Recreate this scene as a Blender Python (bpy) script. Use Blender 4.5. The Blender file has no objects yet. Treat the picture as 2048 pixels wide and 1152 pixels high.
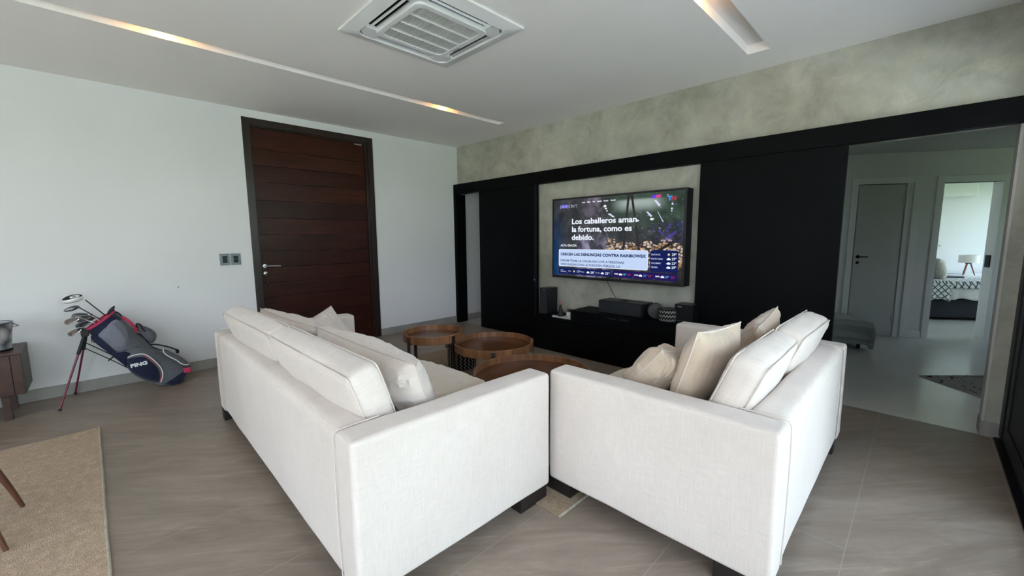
import bpy, bmesh, math, random
from mathutils import Vector, Matrix, noise
random.seed(7)
PI = math.pi
C = bpy.context.scene.collection
SC = bpy.context.scene

# ------------------------------------------------------------------ camera, sky, exposure
H = 2.85                       # ceiling height
XW, YW = 4.258, 5.484          # concrete wall plane, white wall plane
cam_d = bpy.data.cameras.new('camera')
cam = bpy.data.objects.new('camera', cam_d); C.objects.link(cam); SC.camera = cam
cam_d.sensor_fit = 'HORIZONTAL'; cam_d.sensor_width = 36.0
cam_d.lens = 823.888 / 2048.0 * 36.0
cam_d.clip_start = 0.02
_f, _pitch, _roll, _yaw, _h = 823.888, 0.12227, -0.00869, 0.78427, 1.4041
_fw = Vector((math.cos(_yaw) * math.cos(_pitch), math.sin(_yaw) * math.cos(_pitch), -math.sin(_pitch)))
_r = Vector((math.sin(_yaw), -math.cos(_yaw), 0.0)); _u = _r.cross(_fw)
_r2 = _r * math.cos(_roll) + _u * math.sin(_roll); _u2 = -_r * math.sin(_roll) + _u * math.cos(_roll)
_m = Matrix((_r2, _u2, -_fw)).transposed().to_4x4()
_m.translation = Vector((0, 0, _h))
cam.matrix_world = _m

SC.view_settings.view_transform = 'Standard'
SC.view_settings.look = 'None'
SC.view_settings.gamma = 1.0
SC.view_settings.use_curve_mapping = False
SC.view_settings.exposure = 0.13

world = bpy.data.worlds.new('sky'); SC.world = world; world.use_nodes = True
wn = world.node_tree; wn.nodes.clear()
wo = wn.nodes.new('ShaderNodeOutputWorld'); wb = wn.nodes.new('ShaderNodeBackground')
wr = wn.nodes.new('ShaderNodeValToRGB'); wg = wn.nodes.new('ShaderNodeTexCoord'); ws = wn.nodes.new('ShaderNodeSeparateXYZ')
wn.links.new(wg.outputs['Generated'], ws.inputs[0]); wn.links.new(ws.outputs['Z'], wr.inputs[0])
wn.links.new(wr.outputs[0], wb.inputs[0]); wn.links.new(wb.outputs[0], wo.inputs[0])
wr.color_ramp.elements[0].position = 0.0; wr.color_ramp.elements[0].color = (0.82, 0.91, 1.0, 1)
wr.color_ramp.elements[1].position = 0.6; wr.color_ramp.elements[1].color = (0.55, 0.76, 1.0, 1)
SKY = 7.0
wb.inputs['Strength'].default_value = SKY

sun_l = bpy.data.lights.new('sun', 'SUN'); sun_l.energy = 34.0; sun_l.angle = .02; sun_l.color = (1.0, .98, .95)
sun_o = bpy.data.objects.new('sun', sun_l); C.objects.link(sun_o)
sun_o.rotation_euler = Vector((.30, -.62, -.75)).to_track_quat('-Z', 'Y').to_euler()

def portal(name, loc, rot, sx, sy):
    l = bpy.data.lights.new(name, 'AREA'); l.shape = 'RECTANGLE'; l.size = sx; l.size_y = sy
    l.cycles.is_portal = True
    o = bpy.data.objects.new(name, l); C.objects.link(o); o.location = loc; o.rotation_euler = rot
    return o
portal('garden_window_daylight', (0.2, -0.75, 1.25), (-PI / 2, 0, PI), 7.8, 2.6)
portal('end_window_daylight', (-4.25, 1.75, 1.25), (0, -PI / 2, 0), 2.6, 2.7)

# ------------------------------------------------------------------ helpers
def link(o, parent=None):
    C.objects.link(o)
    if parent is not None: o.parent = parent
    return o
def obj(name, bm, m, parent=None, smooth=True, angle=40):
    me = bpy.data.meshes.new(name)
    bmesh.ops.recalc_face_normals(bm, faces=bm.faces)
    bm.to_mesh(me); bm.free()
    for mm in (m if isinstance(m, (list, tuple)) else [m]): me.materials.append(mm)
    if smooth:
        for p in me.polygons: p.use_smooth = True
        try: me.set_sharp_from_angle(angle=math.radians(angle))
        except Exception: pass
    o = link(bpy.data.objects.new(name, me), parent)
    if smooth and len(me.polygons) < 4000:
        w = o.modifiers.new('even_shading', 'WEIGHTED_NORMAL'); w.keep_sharp = True
    return o
def tag(o, label, cat, group=None):
    o['label'] = label; o['category'] = cat
    if group: o['group'] = group
    return o
def thing(name, label, cat, loc=(0, 0, 0), rz=0.0, group=None):
    o = bpy.data.objects.new(name, None); C.objects.link(o)
    o.location = loc; o.rotation_euler = (0, 0, rz); o.empty_display_size = .05
    return tag(o, label, cat, group)
def struct(name, bm, m, parent=None, **k):
    o = obj(name, bm, m, parent, **k)
    if parent is None: o['kind'] = 'structure'
    return o
def copy_tree(o, parent=None):
    c = o.copy(); C.objects.link(c)
    if parent is not None:
        c.parent = parent
    for ch in [x for x in bpy.data.objects if x.parent == o and x is not c]: copy_tree(ch, c)
    return c
def NB(): return bmesh.new()
def box(bm, x0, x1, y0, y1, z0, z1, bev=0.0, seg=2, mat=0, M=None):
    before = set(bm.verts)
    v = [bm.verts.new((x, y, z)) for z in (z0, z1) for y in (y0, y1) for x in (x0, x1)]
    fs = [(0, 1, 3, 2), (4, 6, 7, 5), (0, 4, 5, 1), (2, 3, 7, 6), (0, 2, 6, 4), (1, 5, 7, 3)]
    ff = [bm.faces.new([v[i] for i in f]) for f in fs]
    for f in ff: f.material_index = mat
    if bev > 0:
        ed = list({e for f in ff for e in f.edges})
        bmesh.ops.bevel(bm, geom=ed, offset=bev, segments=seg, profile=0.5, affect='EDGES')
    new = [q for q in bm.verts if q not in before]
    if M is not None: bmesh.ops.transform(bm, matrix=M, verts=new)
    if mat:
        for q in new:
            for f in q.link_faces: f.material_index = mat
    return new
def bx(name, m, parent, *a, bev=0.003, M=None):
    bm = NB(); box(bm, *a, bev=bev, M=M); return obj(name, bm, m, parent)
def tube(bm, pts, r, seg=10, cap=True, mat=0, squash=1.0):
    pts = [Vector(p) for p in pts]; n = len(pts)
    rs = r if isinstance(r, (list, tuple)) else [r] * n
    rings = []; up = None
    for i, p in enumerate(pts):
        d = (pts[min(i + 1, n - 1)] - pts[max(i - 1, 0)]).normalized()
        if up is None: up = Vector((0, 0, 1)) if abs(d.z) < .9 else Vector((1, 0, 0))
        a = d.cross(up).normalized(); up = a.cross(d).normalized()
        rings.append([bm.verts.new(p + (a * math.cos(t) + up * math.sin(t) * squash) * rs[i]) for t in [2 * PI * k / seg for k in range(seg)]])
    for i in range(n - 1):
        for k in range(seg):
            f = bm.faces.new((rings[i][k], rings[i][(k + 1) % seg], rings[i + 1][(k + 1) % seg], rings[i + 1][k])); f.material_index = mat
    if cap:
        for q in (rings[0], rings[-1]):
            f = bm.faces.new(q); f.material_index = mat
def smooth_path(pts, n=8):
    pts = [Vector(p) for p in pts]; out = []
    for i in range(len(pts) - 1):
        p0 = pts[max(i - 1, 0)]; p1 = pts[i]; p2 = pts[i + 1]; p3 = pts[min(i + 2, len(pts) - 1)]
        for k in range(n):
            t = k / n
            out.append(0.5 * ((2 * p1) + (p2 - p0) * t + (2 * p0 - 5 * p1 + 4 * p2 - p3) * t * t + (3 * p1 - p0 - 3 * p2 + p3) * t ** 3))
    out.append(pts[-1]); return out
def lathe(bm, prof, seg=32, c=(0, 0, 0), mat=0, M=None, ang=2 * PI):
    rings = []; before = set(bm.verts)
    full = abs(ang - 2 * PI) < 1e-6
    for r, z in prof:
        rings.append([bm.verts.new((c[0] + r * math.cos(ang * k / seg), c[1] + r * math.sin(ang * k / seg), c[2] + z)) for k in range(seg if full else seg + 1)])
    for i in range(len(prof) - 1):
        for k in range(seg):
            k2 = (k + 1) % seg if full else k + 1
            f = bm.faces.new((rings[i][k], rings[i][k2], rings[i + 1][k2], rings[i + 1][k])); f.material_index = mat
    if M is not None: bmesh.ops.transform(bm, matrix=M, verts=[v for v in bm.verts if v not in before])
    bmesh.ops.remove_doubles(bm, verts=[v for v in bm.verts if v not in before], dist=1e-5)
def axis_m(loc, zdir, xhint=(0, 0, 1)):
    z = Vector(zdir).normalized(); x = Vector(xhint); x = (x - z * x.dot(z))
    if x.length < 1e-4: x = Vector((1, 0, 0)) - z * z.x
    x.normalize(); y = z.cross(x)
    m = Matrix((x, y, z)).transposed().to_4x4(); m.translation = Vector(loc); return m
def _coords(h, r, k):
    a = [-h, -h + r * .3, -h + r * .65, -h + r]
    n = max(2, k); mid = [-h + r + (2 * (h - r)) * i / n for i in range(1, n)]
    return a + mid + [h - r, h - r * .65, h - r * .3, h]
def softbox(dx, dy, dz, r=.03, k=(8, 8, 8), bulge=(0, 0, 0), amp=0.0, freq=5.0, seed=0, fold=0.0, crown=None):
    """a rounded, padded box centred on the origin"""
    bm = NB(); hx, hy, hz = dx / 2, dy / 2, dz / 2
    r = min(r, hx * .95, hy * .95, hz * .95)
    X, Y, Z = _coords(hx, r, k[0]), _coords(hy, r, k[1]), _coords(hz, r, k[2])
    vd = {}
    def V(p):
        key = tuple(round(c, 6) for c in p)
        if key in vd: return vd[key]
        q = Vector(p)
        inn = Vector((max(-hx + r, min(hx - r, q.x)), max(-hy + r, min(hy - r, q.y)), max(-hz + r, min(hz - r, q.z))))
        d = q - inn
        if d.length > 1e-9: q = inn + d.normalized() * r
        u, v, w = q.x / hx, q.y / hy, q.z / hz
        q2 = q.copy()
        q2.x += bulge[0] * (1 - v * v) * (1 - w * w) * (u)
        q2.y += bulge[1] * (1 - u * u) * (1 - w * w) * (v)
        q2.z += bulge[2] * (1 - u ** 4) * (1 - v ** 4) * (w if w > 0 else w * .4)
        if amp or fold:
            s = Vector((seed * 3.1, seed * 1.7, seed * .9))
            q2 += noise.noise_vector(q2 * freq + s) * amp
            if fold:
                t = noise.noise(Vector((q2.x * 9, q2.y * 26 + noise.noise(q2 * 4 + s) * 5, q2.z * 9)) + s)
                q2 += Vector((u, v, w)).normalized() * (fold * (1 - abs(t) * 2.2))
        vd[key] = bm.verts.new(q2); return vd[key]
    def quad(f, A, B):
        for i in range(len(A) - 1):
            for j in range(len(B) - 1):
                try: bm.faces.new([V(f(A[i], B[j])), V(f(A[i + 1], B[j])), V(f(A[i + 1], B[j + 1])), V(f(A[i], B[j + 1]))])
                except ValueError: pass
    for s in (-1, 1):
        quad(lambda a, b: (a, b, s * hz), X, Y); quad(lambda a, b: (a, s * hy, b), X, Z); quad(lambda a, b: (s * hx, a, b), Y, Z)
    return bm
def tf(bm, M): bmesh.ops.transform(bm, matrix=M, verts=bm.verts); return bm
def sb(name, m, parent, x0, x1, y0, y1, z0, z1, **k):
    bm = softbox(x1 - x0, y1 - y0, z1 - z0, **k)
    return obj(name, tf(bm, Matrix.Translation(((x0 + x1) / 2, (y0 + y1) / 2, (z0 + z1) / 2))), m, parent, angle=60)
def pillow_bm(w, h, t, n=48, seed=0, wr=.006, droop=0.0):
    """throw pillow in the XZ plane, thickness along Y"""
    bm = NB(); s = Vector((seed * 2.3, seed * 1.1, seed * .7)); seam = []
    def P(i, j, sgn):
        u, v = -1 + 2 * i / n, -1 + 2 * j / n
        e = (1 - abs(u) ** 3.0) * (1 - abs(v) ** 3.0)
        th = t / 2 * max(0, e) ** .55
        x = u * w / 2 * (1 - .07 * (1 - v * v)) ; z = v * h / 2 * (1 - .07 * (1 - u * u))
        edge = 1 - max(0, e)
        ang = math.atan2(v, u)
        y = sgn * th
        nz = noise.noise(Vector((u * 2.2, v * 2.2, sgn * 3)) + s)
        q_ = Vector((u * w * 26, v * h * 7 + u * 2, sgn)) + s; wrk = (noise.noise(q_) * 2.2 + noise.noise(q_ * 2.1) * .8) * wr * (.35 + edge)
        y += sgn * (nz * wr * 2.0 + wrk) * (1 if e > 0.001 else 0)
        z -= droop * (1 - v) * .5 * abs(u)
        return (x, y, z)
    g = {}
    for sgn in (-1, 1):
        for i in range(n + 1):
            for j in range(n + 1):
                b = i in (0, n) or j in (0, n)
                if b and sgn == 1: g[(i, j, 1)] = g[(i, j, -1)]; continue
                g[(i, j, sgn)] = bm.verts.new(P(i, j, sgn))
    for sgn in (-1, 1):
        for i in range(n):
            for j in range(n):
                bm.faces.new([g[(i, j, sgn)], g[(i + 1, j, sgn)], g[(i + 1, j + 1, sgn)], g[(i, j + 1, sgn)]])
    path = [(i, 0) for i in range(n)] + [(n, j) for j in range(n)] + [(i, n) for i in range(n, 0, -1)] + [(0, j) for j in range(n, 0, -1)] + [(0, 0)]
    seam = [Vector(P(i, j, -1)) for i, j in path]
    return bm, seam
def puff(bm, poly, M, h, rings=5, mat=0, power=.5):
    """closed 2D outline puffed up into a padded panel; M maps (x, y, height)"""
    n = len(poly); cx = sum(p[0] for p in poly) / n; cy = sum(p[1] for p in poly) / n
    prev = None
    for k in range(rings + 1):
        s = 1 - k / (rings + .6)
        hh = h * (1 - s ** 3) ** power if k else 0
        ring = [bm.verts.new(M @ Vector((cx + (p[0] - cx) * s, cy + (p[1] - cy) * s, hh))) for p in poly]
        if prev:
            for i in range(n):
                f = bm.faces.new((prev[i], prev[(i + 1) % n], ring[(i + 1) % n], ring[i])); f.material_index = mat
        prev = ring
    c = bm.verts.new(M @ Vector((cx, cy, h)))
    for i in range(n):
        f = bm.faces.new((prev[i], prev[(i + 1) % n], c)); f.material_index = mat
def closed_path(pts, n=5):
    m = len(pts); out = []
    for i in range(m):
        p0, p1, p2, p3 = [Vector(pts[(i + k) % m]) for k in (-1, 0, 1, 2)]
        for k in range(n):
            t = k / n
            out.append(0.5 * ((2 * p1) + (p2 - p0) * t + (2 * p0 - 5 * p1 + 4 * p2 - p3) * t * t + (3 * p1 - p0 - 3 * p2 + p3) * t ** 3))
    return out
def text_obj(name, s, m, parent, size, M, fit=None, bold=0.0, depth=0.0005, align='LEFT'):
    cu = bpy.data.curves.new(name, 'FONT'); cu.body = s; cu.size = size; cu.offset = bold; cu.extrude = depth; cu.align_x = align
    cu.resolution_u = 3
    to = bpy.data.objects.new(name + '_curve', cu); C.objects.link(to)
    bpy.context.view_layer.update()
    me = bpy.data.meshes.new_from_object(to.evaluated_get(bpy.context.evaluated_depsgraph_get()))
    bpy.data.objects.remove(to); bpy.data.curves.remove(cu)
    if fit and me.vertices:
        xs = [v.co.x for v in me.vertices]; w = max(xs) - min(xs)
        k = fit / w if w > 0 else 1
        for v in me.vertices: v.co.x = (v.co.x - min(xs)) * k
    me.transform(M); me.materials.clear(); me.materials.append(m)
    return link(bpy.data.objects.new(name, me), parent)

# ------------------------------------------------------------------ materials
def base_mat(name, col=(.8, .8, .8), rough=.5, metal=0.0, spec=.5, sheen=0.0):
    m = bpy.data.materials.new(name); m.use_nodes = True
    b = m.node_tree.nodes['Principled BSDF']
    b.inputs['Base Color'].default_value = (*col, 1); b.inputs['Roughness'].default_value = rough
    b.inputs['Metallic'].default_value = metal; b.inputs['Specular IOR Level'].default_value = spec
    if sheen: b.inputs['Sheen Weight'].default_value = sheen
    return m, m.node_tree.nodes, m.node_tree.links, b
def tex(nodes, kind, **k):
    t = nodes.new(kind)
    for a, v in k.items():
        if a in t.inputs: t.inputs[a].default_value = v
        else: setattr(t, a, v)
    return t
def coord(nodes, links, scale=(1, 1, 1), rot=(0, 0, 0), kind='Object'):
    c = nodes.new('ShaderNodeTexCoord'); mp = nodes.new('ShaderNodeMapping')
    mp.inputs['Scale'].default_value = scale; mp.inputs['Rotation'].default_value = rot
    links.new(c.outputs[kind], mp.inputs[0]); return mp.outputs[0]
def gcoord(nodes, links, scale=(1, 1, 1), rot=(0, 0, 0)):
    c = nodes.new('ShaderNodeNewGeometry'); mp = nodes.new('ShaderNodeMapping')
    mp.inputs['Scale'].default_value = scale; mp.inputs['Rotation'].default_value = rot
    links.new(c.outputs['Position'], mp.inputs[0]); return mp.outputs[0]
def ramp(nodes, links, src, stops):
    r = nodes.new('ShaderNodeValToRGB'); links.new(src, r.inputs[0])
    e = r.color_ramp.elements
    while len(e) < len(stops): e.new(.5)
    for i, (p, c) in enumerate(stops):
        e[i].position = p; e[i].color = (*c, 1) if len(c) == 3 else c
    return r.outputs[0]
def bump(nodes, links, b, src, strength=.2, dist=.002):
    bp = nodes.new('ShaderNodeBump'); bp.inputs['Strength'].default_value = strength; bp.inputs['Distance'].default_value = dist
    links.new(src, bp.inputs['Height']); links.new(bp.outputs[0], b.inputs['Normal'])
def mixc(nodes, links, fac, a, c, blend='MIX'):
    mx = nodes.new('ShaderNodeMix'); mx.data_type = 'RGBA'; mx.blend_type = blend
    if isinstance(fac, float): mx.inputs[0].default_value = fac
    else: links.new(fac, mx.inputs[0])
    for i, s in ((6, a), (7, c)):
        if isinstance(s, tuple): mx.inputs[i].default_value = (*s, 1)
        else: links.new(s, mx.inputs[i])
    return mx.outputs[2]
def mat_noise(name, c1, c2, scale=8, rough=.5, metal=0.0, spec=.5, bmp=0.1, bscale=60, bdist=.001, sheen=0.0, stretch=(1, 1, 1), detail=4.0):
    m, n, l, b = base_mat(name, c1, rough, metal, spec, sheen)
    v = coord(n, l, stretch)
    t = tex(n, 'ShaderNodeTexNoise', Scale=scale, Detail=detail); l.new(v, t.inputs['Vector'])
    l.new(ramp(n, l, t.outputs[0], [(.3, c1), (.7, c2)]), b.inputs['Base Color'])
    if bmp:
        t2 = tex(n, 'ShaderNodeTexNoise', Scale=bscale, Detail=3.0); l.new(v, t2.inputs['Vector'])
        bump(n, l, b, t2.outputs[0], bmp, bdist)
    return m
def mat_emit(name, col, s=1.0):
    m = bpy.data.materials.new(name); m.use_nodes = True; n = m.node_tree.nodes; l = m.node_tree.links; n.clear()
    o = n.new('ShaderNodeOutputMaterial'); e = n.new('ShaderNodeEmission'); e.inputs[0].default_value = (*col, 1); e.inputs[1].default_value = s
    l.new(e.outputs[0], o.inputs[0]); return m

def mat_plaster(name, c):
    return mat_noise(name, c, tuple(x * .965 for x in c), 1.3, .75, spec=.25, bmp=.12, bscale=140, bdist=.0008)
M_white = mat_plaster('white_wall_paint', (.745, .735, .745))
M_ceil = mat_plaster('ceiling_paint', (.89, .855, .82))
M_hallwhite = mat_plaster('hall_wall_paint', (.72, .72, .70))

def mat_concrete():
    m, n, l, b = base_mat('polished_concrete', rough=.45, spec=.35)
    v = gcoord(n, l)
    t1 = tex(n, 'ShaderNodeTexNoise', Scale=1.5, Detail=8.0, Roughness=.58, Distortion=.35); l.new(v, t1.inputs['Vector'])
    t2 = tex(n, 'ShaderNodeTexNoise', Scale=3.2, Detail=10.0, Roughness=.72, Distortion=.5); l.new(v, t2.inputs['Vector'])
    t3 = tex(n, 'ShaderNodeTexNoise', Scale=5.0, Detail=4.0, Roughness=.5, Distortion=1.4); l.new(v, t3.inputs['Vector'])
    c1 = ramp(n, l, t1.outputs[0], [(.34, (.320, .306, .252)), (.5, (.400, .390, .330)), (.66, (.470, .460, .400))])
    c2 = ramp(n, l, t2.outputs[0], [(.34, (.80, .78, .74)), (.5, (1, 1, 1)), (.64, (1.14, 1.13, 1.10))])
    c3 = ramp(n, l, t3.outputs[0], [(.60, (1, 1, 1)), (.66, (1.10, 1.09, 1.05)), (.70, (1, 1, 1))])
    c = mixc(n, l, 1.0, c1, c2, 'MULTIPLY')
    l.new(mixc(n, l, 1.0, c, c3, 'MULTIPLY'), b.inputs['Base Color'])
    bump(n, l, b, t2.outputs[0], .12, .004)
    return m
M_conc = mat_concrete()

def mat_tile():
    m, n, l, b = base_mat('veined_stone_tile', rough=.38, spec=.5)
    v = gcoord(n, l, (1, 1, 1), (0, 0, math.radians(40)))
    mp = n.new('ShaderNodeMapping'); mp.inputs['Scale'].default_value = (.8, 3.4, 1); l.new(v, mp.inputs[0])
    t1 = tex(n, 'ShaderNodeTexNoise', Scale=2.0, Detail=12.0, Roughness=.68, Distortion=1.1); l.new(mp.outputs[0], t1.inputs['Vector'])
    mp2 = n.new('ShaderNodeMapping'); mp2.inputs['Scale'].default_value = (.5, 6.0, 1); l.new(v, mp2.inputs[0])
    t2 = tex(n, 'ShaderNodeTexNoise', Scale=3.0, Detail=10.0, Roughness=.7, Distortion=1.4); l.new(mp2.outputs[0], t2.inputs['Vector'])
    c1 = ramp(n, l, t1.outputs[0], [(.28, (.190, .143, .112)), (.5, (.260, .203, .162)), (.72, (.340, .272, .222))])
    c2 = ramp(n, l, t2.outputs[0], [(.38, (.90, .90, .90)), (.58, (1, 1, 1)), (.66, (1.25, 1.22, 1.19)), (.74, (1.05, 1.05, 1.05))])
    c3 = mixc(n, l, 1.0, c1, c2, 'MULTIPLY')
    g = gcoord(n, l)
    br = tex(n, 'ShaderNodeTexBrick', Scale=1.0); br.offset = 0.5; br.squash = 1.0
    br.inputs['Brick Width'].default_value = 2.6; br.inputs['Row Height'].default_value = 0.576; br.inputs['Mortar Size'].default_value = .0022
    br.inputs['Mortar Smooth'].default_value = .2
    mp3 = n.new('ShaderNodeMapping'); mp3.inputs['Location'].default_value = (.35, -.143 + .576, 0); l.new(g, mp3.inputs[0]); l.new(mp3.outputs[0], br.inputs['Vector'])
    l.new(mixc(n, l, br.outputs['Fac'], c3, (.32, .265, .22)), b.inputs['Base Color'])
    rr = ramp(n, l, t1.outputs[0], [(.3, (.34,) * 3), (.7, (.46,) * 3)]); l.new(rr, b.inputs['Roughness'])
    bump(n, l, b, t2.outputs[0], .08, .002)
    return m
M_tile = mat_tile()
M_base = mat_noise('stone_baseboard', (.26, .24, .225), (.34, .32, .295), 6, .45, bmp=0, stretch=(1, 4, 1))
M_beige = mat_noise('polished_beige_floor', (.60, .585, .53), (.66, .645, .59), 2.0, .20, spec=.5, bmp=0)
M_black = mat_noise('black_lacquer_board', (.0016, .0018, .0022), (.003, .0033, .004), 3, .55, spec=.08, bmp=.05, bscale=200, bdist=.0004)
M_blackmetal = mat_noise('black_aluminium', (.004, .0045, .006), (.007, .0075, .010), 9, .45, spec=.2, bmp=0)
M_blacksat = mat_noise('black_satin_plastic', (.004, .0045, .006), (.007, .008, .010), 7, .38, spec=.3, bmp=0)
M_steel = mat_noise('brushed_steel', (.55, .55, .56), (.68, .68, .69), 30, .3, metal=1.0, bmp=.05, stretch=(1, 12, 1))
M_chrome = mat_noise('polished_chrome', (.75, .76, .78), (.85, .86, .88), 8, .12, metal=1.0, bmp=0)
M_gunmetal = mat_noise('dark_table_metal', (.16, .15, .15), (.24, .22, .21), 12, .28, metal=1.0, bmp=0)
M_plastic = mat_noise('white_plastic', (.66, .66, .64), (.70, .70, .68), 5, .35, bmp=0)

def mat_wood(name, stops, scale=(1, 1, 1), rough=.35, nscale=3.0, dist=1.2, kind='Object', rot=(0, 0, 0)):
    m, n, l, b = base_mat(name, rough=rough, spec=.5)
    v = coord(n, l, scale, rot, kind)
    t = tex(n, 'ShaderNodeTexNoise', Scale=nscale, Detail=8.0, Roughness=.6, Distortion=dist); l.new(v, t.inputs['Vector'])
    l.new(ramp(n, l, t.outputs[0], stops), b.inputs['Base Color'])
    bump(n, l, b, t.outputs[0], .1, .001)
    return m
def mat_planks():
    m, n, l, b = base_mat('mahogany_planks', rough=.34, spec=.22)
    v = coord(n, l, (.6, 1, 9))
    t = tex(n, 'ShaderNodeTexNoise', Scale=3.0, Detail=8.0, Roughness=.62, Distortion=1.0); l.new(v, t.inputs['Vector'])
    c1 = ramp(n, l, t.outputs[0], [(.3, (.018, .0048, .0032)), (.55, (.034, .0090, .0055)), (.75, (.060, .018, .0105))])
    att = n.new('ShaderNodeAttribute'); att.attribute_name = 'plank'
    c2 = ramp(n, l, att.outputs['Fac'], [(0, (.7, .7, .75)), (.5, (1.1, 1.0, .9)), (1, (1.5, 1.35, 1.2))])
    l.new(mixc(n, l, 1.0, c1, c2, 'MULTIPLY'), b.inputs['Base Color'])
    bump(n, l, b, t.outputs[0], .12, .001)
    return m
M_planks = mat_planks()
M_darkwood = mat_wood('dark_mahogany_frame', [(.3, (.010, .0045, .0032)), (.7, (.026, .012, .008))], (9, 9, .6))
M_credwood = mat_wood('dark_walnut_cabinet', [(.3, (.035, .014, .010)), (.7, (.075, .031, .022))], (.8, 6, 6), rough=.4)
M_credside = mat_wood('cabinet_end_panel', [(.3, (.055, .045, .038)), (.7, (.085, .072, .062))], (5, 5, 1), rough=.5)
M_rim = mat_wood('walnut_tray_rim', [(.25, (.10, .042, .018)), (.5, (.21, .092, .040)), (.75, (.36, .175, .078))], (9, 9, .6), rough=.33, nscale=2.5, dist=.6)
M_tray = mat_wood('walnut_tray_top', [(.3, (.075, .026, .012)), (.55, (.125, .045, .019)), (.8, (.20, .078, .033))], (1.4, 6, 6), rough=.22)
M_chairwood = mat_wood('reddish_chair_wood', [(.3, (.085, .030, .018)), (.7, (.17, .068, .040))], (7, 7, 1), rough=.4)
M_legwood = mat_wood('espresso_sofa_foot', [(.3, (.008, .0055, .005)), (.7, (.016, .011, .010))], (3, 3, 3), rough=.4)

def mat_fabric(name, c1, c2, sc=420, rough=.85, bs=.35, sheen=.3, big=None):
    m, n, l, b = base_mat(name, c1, rough, 0, .15, sheen)
    v = coord(n, l)
    a = n.new('ShaderNodeTexNoise'); a.inputs['Scale'].default_value = 1; a.inputs['Detail'].default_value = 4
    mpa = n.new('ShaderNodeMapping'); mpa.inputs['Scale'].default_value = (sc, sc, sc * .045); l.new(v, mpa.inputs[0]); l.new(mpa.outputs[0], a.inputs['Vector'])
    c = n.new('ShaderNodeTexNoise'); c.inputs['Scale'].default_value = 1; c.inputs['Detail'].default_value = 4
    mpc = n.new('ShaderNodeMapping'); mpc.inputs['Scale'].default_value = (sc * .045, sc * .045, sc); l.new(v, mpc.inputs[0]); l.new(mpc.outputs[0], c.inputs['Vector'])
    mth = n.new('ShaderNodeMath'); mth.operation = 'ADD'; l.new(a.outputs[0], mth.inputs[0]); l.new(c.outputs[0], mth.inputs[1])
    half = n.new('ShaderNodeMath'); half.operation = 'MULTIPLY'; half.inputs[1].default_value = .5; l.new(mth.outputs[0], half.inputs[0])
    w = ramp(n, l, half.outputs[0], [(.38, c2), (.62, c1)])
    g = tex(n, 'ShaderNodeTexNoise', Scale=2.2, Detail=3.0); l.new(v, g.inputs['Vector'])
    g2 = ramp(n, l, g.outputs[0], [(.35, (.95, .94, .93)), (.65, (1, 1, 1))])
    l.new(mixc(n, l, 1.0, w, g2, 'MULTIPLY'), b.inputs['Base Color'])
    bump(n, l, b, half.outputs[0], bs, .0012)
    return m
M_linen = mat_fabric('cream_linen', (.71, .625, .570), (.635, .555, .505), 300)
M_linenseat = mat_fabric('bounce_tinted_seat_linen', (.70, .60, .50), (.63, .53, .44), 300)  # sofa linen with the warm bounce light on the seats put into its colour
M_satin = mat_fabric('champagne_satin', (.60, .475, .365), (.54, .42, .32), 360, rough=.42, bs=.15, sheen=.5)
M_seam = mat_fabric('seam_piping', (.62, .54, .47), (.56, .48, .42), 300, bs=.1)

def mat_jute(name, c1, c2, c3, sc=170):
    m, n, l, b = base_mat(name, c1, .95, 0, .1, .1)
    v = gcoord(n, l)
    br = tex(n, 'ShaderNodeTexVoronoi', Scale=sc); l.new(v, br.inputs['Vector'])
    t = tex(n, 'ShaderNodeTexNoise', Scale=28.0, Detail=6.0, Roughness=.75); l.new(v, t.inputs['Vector'])
    w = tex(n, 'ShaderNodeTexNoise', Scale=240.0, Detail=2.0); l.new(v, w.inputs['Vector'])
    c = ramp(n, l, t.outputs[0], [(.3, c2), (.5, c1), (.68, c3)])
    d = ramp(n, l, w.outputs[0], [(.3, (.62, .6, .56)), (.6, (1.1, 1.1, 1.1))])
    l.new(mixc(n, l, 1.0, c, d, 'MULTIPLY'), b.inputs['Base Color'])
    bump(n, l, b, br.outputs['Distance'], .8, .004)
    return m
M_jute = mat_jute('woven_jute', (.46, .335, .235), (.38, .27, .185), (.56, .425, .315))
M_jute2 = mat_jute('woven_jute_fine', (.34, .25, .17), (.27, .195, .13), (.42, .32, .225), 210)
M_jedge = mat_jute('jute_binding', (.45, .39, .31), (.38, .32, .25), (.52, .46, .38), 260)
M_rope = mat_jute('cotton_rope', (.55, .47, .38), (.45, .38, .30), (.62, .55, .46), 260)

def mat_glass():
    m = bpy.data.materials.new('window_glass'); m.use_nodes = True; n = m.node_tree.nodes; l = m.node_tree.links; n.clear()
    o = n.new('ShaderNodeOutputMaterial'); t = n.new('ShaderNodeBsdfTransparent'); g = n.new('ShaderNodeBsdfGlossy'); mx = n.new('ShaderNodeMixShader')
    t.inputs[0].default_value = (.97, .97, .97, 1); g.inputs['Roughness'].default_value = .0
    lw = n.new('ShaderNodeLayerWeight'); lw.inputs[0].default_value = .5
    pw = n.new('ShaderNodeMath'); pw.operation = 'POWER'; pw.inputs[1].default_value = 5.0; l.new(lw.outputs['Facing'], pw.inputs[0])
    f = n.new('ShaderNodeMath'); f.operation = 'MULTIPLY_ADD'; f.inputs[1].default_value = .90; f.inputs[2].default_value = .04; l.new(pw.outputs[0], f.inputs[0])
    l.new(f.outputs[0], mx.inputs[0]); l.new(t.outputs[0], mx.inputs[1]); l.new(g.outputs[0], mx.inputs[2]); l.new(mx.outputs[0], o.inputs[0])
    return m
M_glass = mat_glass()
M_grass = mat_noise('lawn_grass', (.15, .21, .10), (.22, .29, .15), 3, .9, bmp=.4, bscale=40, bdist=.02)
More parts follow.
